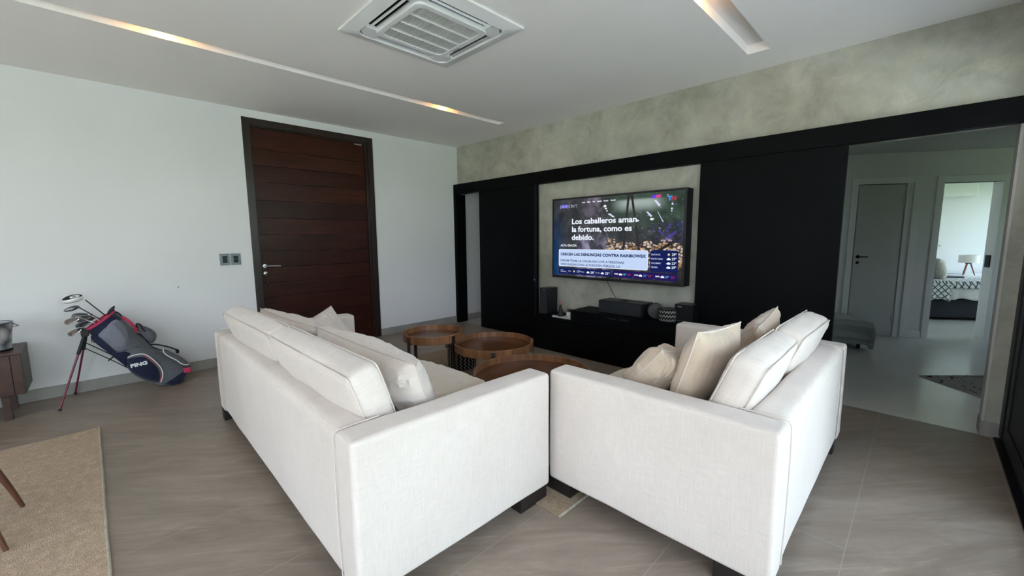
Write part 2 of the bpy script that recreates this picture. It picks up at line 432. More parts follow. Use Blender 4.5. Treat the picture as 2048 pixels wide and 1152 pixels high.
M_hedge = mat_noise('hedge_leaves', (.03, .09, .02), (.08, .17, .04), 6, .8, bmp=.8, bscale=14, bdist=.08)
M_patio = mat_noise('patio_stone', (.60, .575, .54), (.66, .63, .59), 5, .7, bmp=.1)

# ------------------------------------------------------------------ room shell
XB = -4.0                                    # end wall behind the camera
bm = NB(); box(bm, XB - .2, 4.262, -.62, YW + .15, -.15, 0); struct('floor', bm, M_tile, smooth=False)
bm = NB(); box(bm, 4.262, 9.7, -3, 7, -.15, 0); box(bm, 4.3, 7.95, 6.4, 10.3, -.151, -.0005, M=Matrix.Rotation(math.radians(-57.9), 4, 'Z'))
struct('floor_hallway', bm, M_beige, smooth=False)

SL = [(-2.6, 3.85, .975, 1.132), (-2.6, 3.80, 3.90, 4.015)]     # light slots in the ceiling
def ceiling():
    bm = NB(); zs = H; d = .07
    xs = sorted({XB - .2, XW + .15} | {s[0] for s in SL} | {s[1] for s in SL})
    ys = sorted({-.62, YW + .15} | {s[2] for s in SL} | {s[3] for s in SL})
    for i in range(len(xs) - 1):
        for j in range(len(ys) - 1):
            cx, cy = (xs[i] + xs[i + 1]) / 2, (ys[j] + ys[j + 1]) / 2
            if any(a < cx < b and c < cy < e for a, b, c, e in SL): continue
            box(bm, xs[i], xs[i + 1], ys[j], ys[j + 1], zs, zs + d)
    box(bm, XB - .2, XW + .15, -.62, YW + .15, zs + d, zs + d + .15)
    return bm
struct('ceiling', ceiling(), M_ceil, smooth=False)
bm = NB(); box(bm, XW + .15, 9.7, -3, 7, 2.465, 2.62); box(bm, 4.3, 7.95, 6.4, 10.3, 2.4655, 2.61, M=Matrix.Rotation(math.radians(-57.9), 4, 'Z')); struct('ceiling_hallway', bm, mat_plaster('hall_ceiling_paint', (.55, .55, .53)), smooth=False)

DX0, DX1, DZ = 1.262, 2.800, 2.764          # entrance door, outer edge of its casing
bm = NB()
for a in ((XB - .2, DX0 + .03, 0, H), (DX1 - .03, XW + .15, 0, H), (DX0 + .03, DX1 - .03, DZ - .03, H)):
    box(bm, a[0], a[1], YW, YW + .15, a[2], a[3])
box(bm, XW + .15, 7.0, YW, YW + .15, 0, 2.47)
box(bm, DX0 + .03, DX1 - .03, YW + .12, YW + .16, 0, DZ)
struct('wall_left', bm, M_white, smooth=False)

bm = NB()
box(bm, XW, XW + .15, -.62, YW, 2.115, H)
box(bm, XW, XW + .15, .52, 4.80, 0, 2.115)
box(bm, XW, XW + .15, -.62, -.39, 0, 2.115)
struct('wall_back', bm, M_conc, smooth=False)
bm = NB(); box(bm, XW - .004, XW + .152, -.392, -.378, 0, 2.11); box(bm, XW + .01, XW + .152, .520, .530, 0, 2.11)
struct('trim_2', bm, mat_plaster('doorway_reveal_paint', (.52, .51, .48)), smooth=False)
# skirting of stone
bm = NB()
box(bm, XB, DX0, YW - .014, YW + .001, 0, .105, bev=.002); box(bm, DX1, 4.20, YW - .014, YW + .001, 0, .105, bev=.002)
box(bm, 4.20, 7.0, YW - .014, YW + .001, 0, .105, bev=.002)
struct('baseboard_left', bm, M_base, smooth=False)
bm = NB(); box(bm, XW - .014, XW + .16, -.62, -.374, 0, .105, bev=.002)
struct('baseboard_back', bm, M_base, smooth=False)

# wall with the garden windows (right of the camera)
bm = NB()
box(bm, XB - .2, -3.75, -.62, -.47, 0, H); box(bm, 3.1, XW, -.62, -.47, 2.55, H); box(bm, -3.75, 3.1, -.62, -.47, 2.55, H)
struct('wall_right', bm, M_white, smooth=False)
# end wall behind the camera
bm = NB()
box(bm, XB - .2, XB, -.47, .45, 0, H); box(bm, XB - .2, XB, 3.05, YW, 0, H); box(bm, XB - .2, XB, .45, 3.05, 2.4, H)
struct('wall_front', bm, M_white, smooth=False)

def window_unit(name, a0, a1, z0, z1, n, axis, pos, fw=.06):
    root = bpy.data.objects.new(name, None); C.objects.link(root); root['kind'] = 'structure'
    def R(bm, u0, u1, w0, w1, d0, d1, **k):
        if axis == 'x': box(bm, u0, u1, pos + d0, pos + d1, w0, w1, **k)
        else: box(bm, pos + d0, pos + d1, u0, u1, w0, w1, **k)
    bm = NB(); R(bm, a0, a1, z0, z0 + .035, -.05, .05, bev=.003); R(bm, a0, a1, z1 - fw, z1, -.05, .05, bev=.003)
    R(bm, a0, a0 + fw, z0, z1, -.05, .05, bev=.003); R(bm, a1 - fw, a1, z0, z1, -.05, .05, bev=.003)
    obj('window_frame', bm, M_blackmetal, root)
    w = (a1 - a0 - 2 * fw) / n
    for i in range(n):
        u0 = a0 + fw + i * w; u1 = u0 + w; off = .018 if i % 2 else -.018
        bm = NB()
        for q in ((u0, u0 + .05, z0 + .035, z1 - fw), (u1 - .05, u1, z0 + .035, z1 - fw), (u0 + .05, u1 - .05, z0 + .035, z0 + .10), (u0 + .05, u1 - .05, z1 - fw - .05, z1 - fw)):
            R(bm, *q, off - .014, off + .014, bev=.002)
        s = obj('sash', bm, M_blackmetal, root)
        bm = NB(); R(bm, u0 + .045, u1 - .045, z0 + .09, z1 - fw - .045, off - .003, off + .003)
        obj('pane', bm, M_glass, s, smooth=False)
    return root
window_unit('window_1', -3.75, 3.1, 0.0, 2.55, 4, 'x', -.545)
window_unit('window_2', .45, 3.05, 0.0, 2.4, 2, 'y', XB - .1)
# the black leaf and jamb at the concrete wall, standing on the black floor track
root = bpy.data.objects.new('window_3', None); C.objects.link(root); root['kind'] = 'structure'
bm = NB(); box(bm, 3.1, XW - .016, -.60, -.475, .035, 1.44, bev=.003); box(bm, 3.1, 3.17, -.60, -.475, 1.44, 2.55, bev=.003); box(bm, 3.17, 4.12, -.60, -.475, 2.48, 2.55, bev=.003); box(bm, 4.05, XW - .016, -.60, -.475, 1.44, 2.48, bev=.003); box(bm, 4.12, XW - .016, -.475, -.462, .035, 2.55, bev=.003)
obj('window_leaf', bm, M_blackmetal, root)
bm = NB(); box(bm, 3.165, 4.055, -.545, -.539, 1.435, 2.485); obj('pane', bm, M_glass, root, smooth=False)
bm = NB()
for x0, x1, z0, z1 in ((3.14, 4.09, .06, .16), (3.14, 4.09, 1.33, 1.42), (3.14, 3.24, .16, 1.33), (3.99, 4.09, .16, 1.33)): box(bm, x0, x1, -.476, -.468, z0, z1, bev=.003)
obj('leaf_moulding', bm, mat_noise('black_satin_aluminium', (.007, .0075, .010), (.010, .011, .014), 9, .45, spec=.25, bmp=0), root)
bm = NB(); box(bm, XB, XW - .016, -.61, -.442, 0, .012, bev=.002); box(bm, XB, XW - .016, -.61, -.475, .012, .035, bev=.002)
obj('floor_track', bm, M_blackmetal, root)

# black beam that carries the sliding panels, and the post in the corner
bm = NB(); box(bm, 4.165, XW + .002, -.47, YW - .001, 2.10, 2.256, bev=.003)
struct('beam', bm, M_black)
bm = NB(); box(bm, 4.165, XW + .10, 5.415, YW - .001, 0, 2.10, bev=.003)
struct('trim_1', bm, M_black)
for nm, y0, y1 in (('door_2', 3.700, 4.872), ('door_3', .478, 1.592)):
    root = bpy.data.objects.new(nm, None); C.objects.link(root); root['kind'] = 'structure'
    bx('sliding_panel', M_black, root, 4.185, 4.228, y0, y1, .008, 2.105, bev=.002)
    if nm == 'door_2':
        bx('edge_profile', M_blacksat, root, 4.178, 4.186, y0, y0 + .035, .008, 2.105, bev=.001)
        bm = NB(); lathe(bm, [(0, 0), (.014, 0), (.014, .008), (0, .009)], 20, M=axis_m((4.185, 3.725, .845), (-1, 0, 0)))
        box(bm, 4.172, 4.186, 3.715, 3.738, .79, .88, bev=.002)
        obj('door_lock', bm, M_blacksat, root)
        bm = NB(); lathe(bm, [(0, 0), (.011, 0), (.010, .004), (0, .005)], 20, M=axis_m((4.172, 3.727, .83), (-1, 0, 0)))
        obj('lock_cylinder', bm, M_steel, root)

# ------------------------------------------------------------------ entrance door
d1 = bpy.data.objects.new('door_1', None); C.objects.link(d1); d1['kind'] = 'structure'
bm = NB(); CW = .075
box(bm, DX0, DX0 + CW, YW - .012, YW + .12, 0, DZ, bev=.003); box(bm, DX1 - CW, DX1, YW - .012, YW + .12, 0, DZ, bev=.003)
box(bm, DX0 + CW, DX1 - CW, YW - .012, YW + .12, DZ - CW, DZ, bev=.003)
box(bm, DX0 + CW - .001, DX0 + CW + .012, YW + .022, YW + .12, 0, DZ - CW); box(bm, DX1 - CW - .03, DX1 - CW + .001, YW + .010, YW + .12, 0, DZ - CW, bev=.002)
box(bm, DX0 + CW, DX1 - CW, YW + .022, YW + .12, DZ - CW - .012, DZ - CW + .001)
obj('door_frame', bm, M_darkwood, d1)
zs = [.012, .262, .485, .715, .890, 1.075, 1.265, 1.462, 1.655, 1.86, 2.068, 2.26, 2.44, 2.677]
tone = [.4, .3, .45, .35, .55, .4, .3, .6, .2, .75, .45, .9, .7, .35]
bm = NB(); lay = bm.verts.layers.float.new('plank')
x0, x1 = DX0 + CW + .014, DX1 - CW - .032
for i in range(len(zs) - 1):
    vs = box(bm, x0, x1, YW + .035, YW + .08, zs[i] + .0015, zs[i + 1] - .0015, bev=.002)
    for v in vs: v[lay] = tone[i]
obj('door_leaf', bm, M_planks, d1)
bm = NB(); lathe(bm, [(0, 0), (.027, 0), (.027, .006), (.022, .011), (0, .012)], 28, M=axis_m((1.385, YW + .034, 1.092), (0, -1, 0)))
tube(bm, [(1.385, YW + .03, 1.092), (1.385, YW - .012, 1.092)], .009, 12)
tube(bm, [(1.378, YW - .012, 1.092), (1.43, YW - .014, 1.092), (1.545, YW - .012, 1.088)], [.010, .009, .008], 12)
obj('door_handle', bm, M_steel, d1)
bm = NB(); lathe(bm, [(0, 0), (.027, 0), (.027, .008), (.020, .014), (0, .015)], 28, M=axis_m((1.390, YW + .034, 1.005), (0, -1, 0)))
lk = obj('door_lock', bm, M_steel, d1)
bm = NB(); tube(bm, [(1.392, YW + .02, 1.005), (1.392, YW + .0, 1.004)], .006, 8)
tube(bm, [(1.392, YW + .002, 1.0), (1.390, YW, .955), (1.400, YW + .004, .915)], .0045, 8); tube(bm, [(1.400, YW + .004, .915), (1.403, YW + .004, .88)], .011, 10)
tube(bm, smooth_path([(1.400, YW + .004, .88), (1.416, YW + .004, .872), (1.420, YW + .004, .85), (1.405, YW + .004, .842), (1.392, YW + .004, .853)]), .004, 6)
obj('key', bm, mat_noise('dark_red_key_tag', (.03, .008, .01), (.06, .015, .02), 20, .4, bmp=0), lk)
bm = NB(); box(bm, 2.56, 2.66, YW + .022, YW + .036, 2.655, 2.668, bev=.001); obj('door_closer', bm, M_steel, d1)

# ------------------------------------------------------------------ the angled wing seen through the opening
WA = math.radians(-57.9)
WM = Matrix.Rotation(WA, 4, 'Z')          # local x runs along the wing wall, local y leads away from the living room
def wbox(bm, s0, s1, n0, n1, z0, z1, bev=0.0): return box(bm, s0, s1, n0, n1, z0, z1, bev=bev, M=WM)
def wpt(s, n, z): return WM @ Vector((s, n, z))
N0 = 6.58
bm = NB()
for a in ((2.25, 3.30, 0, 2.47), (3.87, 4.262, 0, 2.47), (4.888, 7.0, 0, 2.47), (3.30, 3.87, 2.068, 2.47), (4.262, 4.888, 2.062, 2.47)):
    wbox(bm, a[0], a[1], N0, N0 + .12, a[2], a[3])
struct('wall_hallway', bm, M_hallwhite, smooth=False)
bm = NB(); box(bm, 6.72, 6.84, 1.5, YW, 0, 2.47); box(bm, XW + .15, 9.65, -2.9, -2.75, 0, .9); box(bm, XW + .15, 9.65, -2.9, -2.75, 2.1, 2.47); box(bm, XW + .15, 7.3, -2.9, -2.75, .9, 2.1); box(bm, 8.2, 9.65, -2.9, -2.75, .9, 2.1); box(bm, XW, XW + .15, -2.9, -.62, 0, 2.47)
struct('wall_hallway_end', bm, M_hallwhite, smooth=False)
bm = NB()
wbox(bm, 4.05, 7.9, 10.1, 10.25, 0, 2.47); wbox(bm, 4.05, 4.17, 6.70, 10.25, 0, 2.47)
wbox(bm, 7.75, 7.9, 6.6, 7.1, 0, 2.47); wbox(bm, 7.75, 7.9, 9.9, 10.25, 0, 2.47); wbox(bm, 7.75, 7.9, 7.1, 9.9, 0, .15); wbox(bm, 7.75, 7.9, 7.1, 9.9, 2.36, 2.47)
wbox(bm, 7.0, 7.9, N0, N0 + .12, 0, 2.47)
struct('wall_bedroom', bm, M_white, smooth=False)
bm = NB(); wbox(bm, 2.7, 3.90, 8.0, 8.1, 0, 2.47); wbox(bm, 2.6, 2.7, 6.6, 8.1, 0, 2.47)
struct('wall_closet', bm, M_hallwhite, smooth=False)
portal('added_window_daylight', (7.75, -3.0, 1.5), (-PI / 2, 0, PI), .9, 1.2)  # sampling portal of the added hallway window
p = portal('bedroom_window_daylight', wpt(8.0, 8.5, 1.25), (PI / 2, 0, WA + PI / 2), 2.8, 2.2)
root = bpy.data.objects.new('window_4', None); C.objects.link(root); root['kind'] = 'structure'
bm = NB()
for a in ((7.1, 9.9, .15, .21), (7.1, 9.9, 2.30, 2.36), (7.1, 7.16, .21, 2.30), (9.84, 9.9, .21, 2.30), (8.47, 8.53, .21, 2.30)): wbox(bm, 7.80, 7.86, *a)
obj('window_frame', bm, M_blackmetal, root)
bm = NB(); wbox(bm, 7.827, 7.833, 7.16, 9.84, .21, 2.30); obj('pane', bm, M_glass, root, smooth=False)

window_unit('added_window_5', 7.3, 8.2, .9, 2.1, 1, 'x', -2.825)  # unseen window, added to bring daylight into the dim hallway
M_casing = mat_noise('white_door_casing', (.74, .75, .72), (.78, .79, .76), 3, .4, bmp=0)
M_leaf = mat_noise('grey_white_door_paint', (.47, .48, .45), (.50, .51, .48), 3, .45, bmp=0)
def casing(nm, a, b, z):
    r = bpy.data.objects.new(nm, None); C.objects.link(r); r['kind'] = 'structure'
    bm = NB()
    wbox(bm, a - .075, a + .002, N0 - .015, N0 + .135, 0, z + .085, .003); wbox(bm, b - .002, b + .08, N0 - .015, N0 + .135, 0, z + .085, .003)
    wbox(bm, a + .002, b - .002, N0 - .015, N0 + .135, z, z + .085, .003)
    obj('door_casing', bm, M_casing, r); return r
c1 = casing('door_4', 3.305, 3.945, 2.068); c2 = casing('door_5', 4.265, 4.888, 2.062)
bm = NB(); wbox(bm, 3.880, 3.945, N0 + .004, N0 + .12, 0, 2.068, .002); obj('door_stop', bm, M_casing, c1)
bm = NB()
LM = Matrix.Translation(wpt(3.866, N0 + .012, 0)) @ Matrix.Rotation(WA + math.radians(3.0), 4, 'Z')
box(bm, -.552, -.004, -.002, .036, .012, 2.058, bev=.003, M=LM)
lf = obj('door_leaf', bm, M_leaf, c1)
for z in (1.84, .26):
    bm = NB(); tube(bm, [LM @ Vector((.008, -.008, z - .05)), LM @ Vector((.008, -.008, z + .05))], .009, 10)
    box(bm, -.026, .030, -.008, -.001, z - .045, z + .045, M=LM); obj('hinge', bm, M_steel, lf)
bm = NB(); lathe(bm, [(0, 0), (.022, 0), (.022, .008), (0, .009)], 20, M=LM @ axis_m((-.50, -.002, 1.10), (0, -1, 0)))
tube(bm, [LM @ Vector((-.50, -.005, 1.10)), LM @ Vector((-.50, -.04, 1.10)), LM @ Vector((-.40, -.042, 1.098))], .008, 10)
obj('door_handle', bm, M_blacksat, lf)
bm = NB(); lathe(bm, [(0, 0), (.020, 0), (.020, .008), (0, .009)], 20, M=LM @ axis_m((-.50, -.002, 1.02), (0, -1, 0)))
obj('door_lock', bm, M_blacksat, lf)
bm = NB(); wbox(bm, 4.874, 4.889, N0 + .03, N0 + .10, .96, 1.12, .002); obj('strike_plate', bm, M_blacksat, c2)
bm = NB()
for a in ((2.25, 3.23), (4.028, 4.188), (4.968, 7.0)): wbox(bm, a[0], a[1], N0 - .012, N0, 0, .09, .002)
struct('baseboard_hallway', bm, M_casing)

# wing contents ----------------------------------------------------
def wthing(name, label, cat, s, n, z=0, rz=0, group=None): return thing(name, label, cat, wpt(s, n, z), WA + rz, group)
# bed
bed = wthing('bed', 'double bed with black base in the far bedroom', 'bed', 6.0, 8.7)
M_bedbase = mat_noise('navy_black_upholstery', (.006, .008, .012), (.012, .015, .022), 30, .8, bmp=.1)
sb('bed_base', M_bedbase, bed, -1.05, 1.0, -.69, .69, .04, .36, r=.02, k=(4, 4, 3))
sb('mattress', M_linen, bed, -1.05, 1.0, -.70, .70, .36, .60, r=.05, k=(8, 8, 3))
bx('headboard', M_bedbase, bed, -1.14, -1.06, -.75, .75, .05, 1.15, bev=.01)
def feet(par, xs, ys, h, r):
    for sx in xs:
        for sy in ys: bm = NB(); tube(bm, [(sx, sy, 0), (sx, sy, h)], r, 10); obj('foot', bm, M_blacksat, par)
feet(bed, (-.95, .9), (-.6, .6), .05, .025)
def throw(name, label, cat, s0, s1, n0, top, drop, mat, amp=.012, hem=.03, seed=1, over=.72):
    """cloth lying on the bed and hanging over its near side"""
    bm = NB(); nu, nv = 60, 26; g = []
    for i in range(nu + 1):
        u = s0 + (s1 - s0) * i / nu; row = []
        for j in range(nv + 1):
            t = j / nv
            L = over + drop; q = t * L
            fold = math.sin(u * 34 + math.sin(u * 11) * 2) * amp
            if q < over: y = n0 + over - q; z = top + noise.noise(Vector((u * 5, q * 5, seed))) * amp * .7 + .003
            else:
                w = (q - over) / drop
                y = n0 - .018 - .02 * w - fold * w; z = top - .012 - (q - over) + hem * noise.noise(Vector((u * 6, seed, 0))) * w * 2
            row.append(bm.verts.new((u, y, z)))
        g.append(row)
    for i in range(nu):
        for j in range(nv): bm.faces.new((g[i][j], g[i + 1][j], g[i + 1][j + 1], g[i][j + 1]))
    o = obj(name, bm, mat); 
    md = o.modifiers.new('thick', 'SOLIDIFY'); md.thickness = .012; md.offset = 1
    o.location = wpt(6.0, 8.7, 0); o.rotation_euler = (0, 0, WA)
    return tag(o, label, cat)
def mat_trellis():
    m, n, l, b = base_mat('trellis_blanket', rough=.9, spec=.1, sheen=.2)
    v = coord(n, l)
    s = n.new('ShaderNodeSeparateXYZ'); l.new(v, s.inputs[0])
    def M(op, a, c=None):
        q = n.new('ShaderNodeMath'); q.operation = op
        for i, z in enumerate((a, c)):
            if z is None: continue
            if isinstance(z, (int, float)): q.inputs[i].default_value = z
            else: l.new(z, q.inputs[i])
        return q.outputs[0]
    yz = M('SUBTRACT', s.outputs[2], s.outputs[1])
    a = M('MULTIPLY', M('ADD', s.outputs[0], yz), 11.0); c = M('MULTIPLY', M('SUBTRACT', s.outputs[0], yz), 11.0)
    fa = M('ABSOLUTE', M('SUBTRACT', M('FRACT', a), .5)); fc = M('ABSOLUTE', M('SUBTRACT', M('FRACT', c), .5))
    f = M('LESS_THAN', M('MINIMUM', fa, fc), .11)
    l.new(mixc(n, l, f, (.66, .68, .66), (.06, .07, .08)), b.inputs['Base Color'])
    return m
M_trellis = mat_trellis()
M_coverlet = mat_fabric('ivory_coverlet', (.66, .66, .62), (.58, .58, .55), 90)
throw('coverlet', 'ivory tufted coverlet hanging over the side of the bed', 'blanket', -.98, .98, -.70, .607, .24, M_coverlet, seed=1)
throw('trellis_blanket', 'white blanket with black trellis pattern laid across the bed', 'blanket', -.99, .97, -.715, .628, .085, M_trellis, amp=.006, hem=.01, seed=4)
t2 = throw('hanging_blanket_corner', 'corner of trellis patterned blanket drooping low at the foot of bed', 'blanket', -.86, -.60, -.735, .640, .28, M_trellis, amp=.010, seed=8, over=.25)
def place_pillow(name, label, w, h, t, loc, rot, mat, seed, piping=True, parent=None, cat='pillow', wr=.006, group=None, seammat=None):
    pb, seam = pillow_bm(w, h, t, seed=seed, wr=wr)
    o = obj(name, pb, mat, parent)
    if cat: tag(o, label, cat, group)
    o.matrix_world = Matrix.Translation(loc) @ rot
    if piping:
        b2 = NB(); tube(b2, seam, .0035, 6, cap=False); obj('piping', b2, seammat or M_seam, o)
    return o
RZ = lambda a: Matrix.Rotation(math.radians(a), 4, 'Z')
RX = lambda a: Matrix.Rotation(math.radians(a), 4, 'X')
RY = lambda a: Matrix.Rotation(math.radians(a), 4, 'Y')
M_navy = mat_fabric('charcoal_blue_cloth', (.045, .055, .075), (.03, .04, .055), 200)
M_fur = mat_noise('cream_knit', (.55, .54, .46), (.70, .69, .62), 40, .95, bmp=.9, bscale=60, bdist=.02, sheen=.4)
place_pillow('bed_cushion', 'fluffy cream cushion against the charcoal pillow on bed', .40, .38, .18, wpt(5.51, 8.42, .81), RZ(-57.9 + 70) @ RX(-14), M_fur, 3, piping=False, cat='cushion')
place_pillow('bed_pillow', 'charcoal blue pillow leaning behind the fluffy cream cushion', .60, .42, .16, wpt(5.64, 8.74, .80), RZ(-57.9 + 80) @ RX(-24), M_navy, 5, piping=False)
bm = softbox(.34, .40, .03, r=.012, k=(5, 5, 2)); bk = obj('folded_throw', bm, M_navy); bk.location = wpt(5.86, 8.80, .655); bk.rotation_euler = (0, 0, WA)
tag(bk, 'dark folded cloth lying flat on the trellis blanket', 'cloth')
# dresser
M_dress = mat_noise('white_lacquer', (.70, .71, .69), (.74, .75, .73), 3, .3, bmp=0)
dr = wthing('dresser', 'low white dresser with dark knobs beyond the bed', 'dresser', 6.76, 9.78)
bx('cabinet_body', M_dress, dr, -.95, .95, -.22, .24, .08, .585, bev=.004)
bx('cabinet_top', M_dress, dr, -.96, .96, -.235, .25, .585, .61, bev=.003)
for i, sx in enumerate((-.94, -.31, .32)):
    f = bx('drawer', M_dress, dr, sx, sx + .62, -.238, -.221, .34, .575, bev=.003); g = bx('drawer', M_dress, dr, sx, sx + .62, -.238, -.221, .10, .33, bev=.003)
    for ff, zz in ((f, .50), (g, .24)):
        for dx in (.27, .41):
            bm = NB(); lathe(bm, [(.008, 0), (.008, .012), (.020, .016), (.020, .026), (0, .030)], 16, M=axis_m((sx + dx, -.238, zz), (0, -1, 0))); obj('knob', bm, M_blacksat, ff)
feet(dr, (-.9, .9), (-.18, .2), .085, .02)
# lamp
lp = wthing('table_lamp', 'drum shade lamp on three wooden legs atop white dresser', 'lamp', 6.80, 9.66, .61)
bm = NB(); lathe(bm, [(.138, .235), (.140, .236), (.140, .385), (.138, .386), (.136, .384), (.136, .237), (.138, .235)], 40)
obj('lamp_shade', bm, mat_fabric('white_lamp_linen', (.78, .78, .76), (.72, .72, .70), 260), lp)
M_pine = mat_wood('reddish_lamp_wood', [(.3, (.14, .05, .03)), (.7, (.24, .10, .06))], (6, 6, 1))
for k in range(3):
    a = math.radians(200 + 120 * k); bm = NB(); tube(bm, [(.10 * math.cos(a), .10 * math.sin(a), .0), (.03 * math.cos(a), .03 * math.sin(a), .225)], [.009, .013], 10); obj('leg', bm, M_pine, lp)
bm = NB(); lathe(bm, [(0, .215), (.045, .215), (.045, .232), (.012, .236), (.012, .29), (0, .292)], 20); tube(bm, [(-.137, 0, .25), (.137, 0, .25)], .003, 6); obj('socket', bm, M_blacksat, lp)
bm = NB(); tube(bm, smooth_path([wpt(6.72, 9.70, .622), wpt(6.60, 9.74, .63), wpt(6.45, 9.80, .63), wpt(6.30, 9.88, .615)]), .003, 6)
tag(obj('lamp_cord', bm, M_blacksat), 'thin dark cord trailing from the drum shade lamp', 'cord')
# wall switch and wall air conditioner
bm = NB(); wbox(bm, 6.535, 6.64, 10.088, 10.1, 1.10, 1.225, .003); o = tag(obj('wall_switch', bm, M_plastic), 'white switch plate on the bedroom wall above the bed', 'switch')
bm = NB(); wbox(bm, 6.572, 6.602, 10.084, 10.089, 1.145, 1.18, .001); obj('rocker', bm, mat_noise('grey_rocker', (.35, .36, .36), (.4, .41, .41), 5, .4, bmp=0), o)
ac2 = wthing('wall_air_conditioner', 'white split air conditioner high on the bedroom wall', 'air conditioner', 6.58, 10.1, 2.12)
bm = softbox(.84, .20, .27, r=.03, k=(4, 3, 3)); tf(bm, Matrix.Translation((0, -.105, .14))); obj('housing', bm, M_plastic, ac2)
bx('air_flap', M_plastic, ac2, -.39, .39, -.19, -.06, -.006, .006, bev=.002)
bx('air_slot', M_blacksat, ac2, -.40, .40, -.16, -.05, .003, .008, bev=.001)
# covered bench
M_sage = mat_fabric('sage_grey_blanket', (.30, .325, .305), (.24, .265, .25), 110, bs=.6)
bn = wthing('bench', 'low bench behind the sofa half hidden by black panel', 'bench', 2.72, 6.0)
sb('seat', mat_fabric('grey_bench_cloth', (.33, .34, .32), (.28, .29, .27), 160), bn, -.50, .42, -.25, .25, .06, .33, r=.06, k=(8, 5, 4), bulge=(0, 0, .02))
feet(bn, (-.42, .36), (-.18, .18), .07, .02)
bm = NB(); nu, nv = 30, 26; g = []
for i in range(nu + 1):
    p_ = -.56 + 1.12 * i / nu; y = max(-.285, min(.285, p_)) + (.02 * math.sin(i * 1.9) if abs(p_) > .3 else 0); dz_ = max(0, abs(p_) - .275); row = []
    for j in range(nv + 1):
        q = -.25 + j / nv * .95
        bend = .44
        if q < bend - .30: x, z = q - .02, .372
        elif q < bend - .30 + .10:
            a = (q - bend + .30) / .10 * PI / 2; x = bend - .32 + .34 * math.sin(a); z = .372 - .05 * (1 - math.cos(a))
        else: x = bend + .02 + .03 * math.sin(y * 30); z = .322 - (q - bend + .20)
        x += noise.noise(Vector((y * 6, q * 3, 2))) * .02; z += noise.noise(Vector((y * 9, q * 9, 5))) * .010 - dz_
        row.append(bm.verts.new((x, y, max(z, .03))))
    g.append(row)
for i in range(nu):
    for j in range(nv): bm.faces.new((g[i][j], g[i + 1][j], g[i + 1][j + 1], g[i][j + 1]))
o = obj('folded_blanket', bm, M_sage); md = o.modifiers.new('thick', 'SOLIDIFY'); md.thickness = .014
o.location = wpt(2.72, 6.0, 0); o.rotation_euler = (0, 0, WA); tag(o, 'sage grey blanket draped over the end of low bench', 'blanket')
# hallway rug
def mat_hallrug():
    m, n, l, b = base_mat('hall_rug_weave', rough=.95, spec=.1)
    v = coord(n, l, (1, 1, 1))
    w = tex(n, 'ShaderNodeTexNoise', Scale=4.0, Detail=1.5, Distortion=1.6); l.new(v, w.inputs['Vector'])
    f = n.new('ShaderNodeMath'); f.operation = 'SUBTRACT'; f.inputs[1].default_value = .5; l.new(w.outputs[0], f.inputs[0])
    a = n.new('ShaderNodeMath'); a.operation = 'ABSOLUTE'; l.new(f.outputs[0], a.inputs[0])
    t = n.new('ShaderNodeMath'); t.operation = 'LESS_THAN'; t.inputs[1].default_value = .012; l.new(a.outputs[0], t.inputs[0])
    g = tex(n, 'ShaderNodeTexNoise', Scale=120.0, Detail=2.0); l.new(v, g.inputs['Vector'])
    base = ramp(n, l, g.outputs[0], [(.35, (.33, .32, .29)), (.65, (.45, .44, .40))])
    l.new(mixc(n, l, t.outputs[0], base, (.03, .025, .025)), b.inputs['Base Color'])
    return m
bm = NB(); RM = Matrix.Translation((5.656, -.066, 0)) @ Matrix.Rotation(math.atan2(-.393, .373), 4, 'Z')
box(bm, 0, 1.5, -.95, 0, .001, .009, bev=.002)
o = obj('hallway_rug', bm, mat_hallrug()); o.matrix_world = RM; tag(o, 'grey rug with scribbled dark lines on hallway floor', 'rug')

# ------------------------------------------------------------------ outside
bm = NB(); box(bm, -40, 40, -60, 60, -.45, -.20); o = struct('ground', bm, M_grass, smooth=False)
bm = NB(); box(bm, -8, 4.2, -8.5, -.62, -.2, -.02); box(bm, -9, -4.2, -.62, 6, -.2, -.02); struct('bounce_patio', bm, M_patio, smooth=False)  # unseen paving, widened so that sunlight bounces up to the ceiling
bm = NB(); box(bm, -4.2, 4.6, -2.4, -.62, 2.62, 2.82); struct('added_shade_eave', bm, M_white, smooth=False)  # unseen eave, added to hold back steep sky light near the windows
def hedge(nm, x0, x1, y0, y1, h):
    bm = softbox(x1 - x0, y1 - y0, h, r=.4, k=(30, 4, 6), amp=.5, freq=1.1, seed=3); tf(bm, Matrix.Translation(((x0 + x1) / 2, (y0 + y1) / 2, h / 2 - .2)))
    return obj(nm, bm, M_hedge)
o = hedge('hedge', -16, 16, -17, -14.5, 2.6); o['kind'] = 'stuff'; o['label'] = 'clipped green hedge along the far side of the lawn'; o['category'] = 'hedge'

# ------------------------------------------------------------------ ceiling slot lamps
M_warm = mat_emit('warm_lamp_glass', (1.0, .58, .18), 10)
def slot_lamp(x, y, z, label, e):
    t = thing('recessed_lamp', label, 'lamp', (x, y, z), 0, 'warm lamps hidden in the ceiling slots')
    bm = NB(); lathe(bm, [(0, .0), (.032, .0), (.032, -.028), (.027, -.03), (.025, -.012), (0, -.012)], 24); obj('lamp_housing', bm, M_plastic, t)
    bm = NB(); lathe(bm, [(.024, -.013), (.015, -.020), (0, -.023)], 20); obj('lens', bm, M_warm, t)
    l = bpy.data.lights.new('recessed_lamp_glow', 'POINT'); l.energy = e; l.color = (1.0, .46, .09); l.shadow_soft_size = .012
    lo = bpy.data.objects.new('recessed_lamp_glow', l); C.objects.link(lo); lo.location = (x, y, z - .034)
slot_lamp(.48, 3.957, H + .07, 'warm lamp in the ceiling slot above the light switches', 2.4)
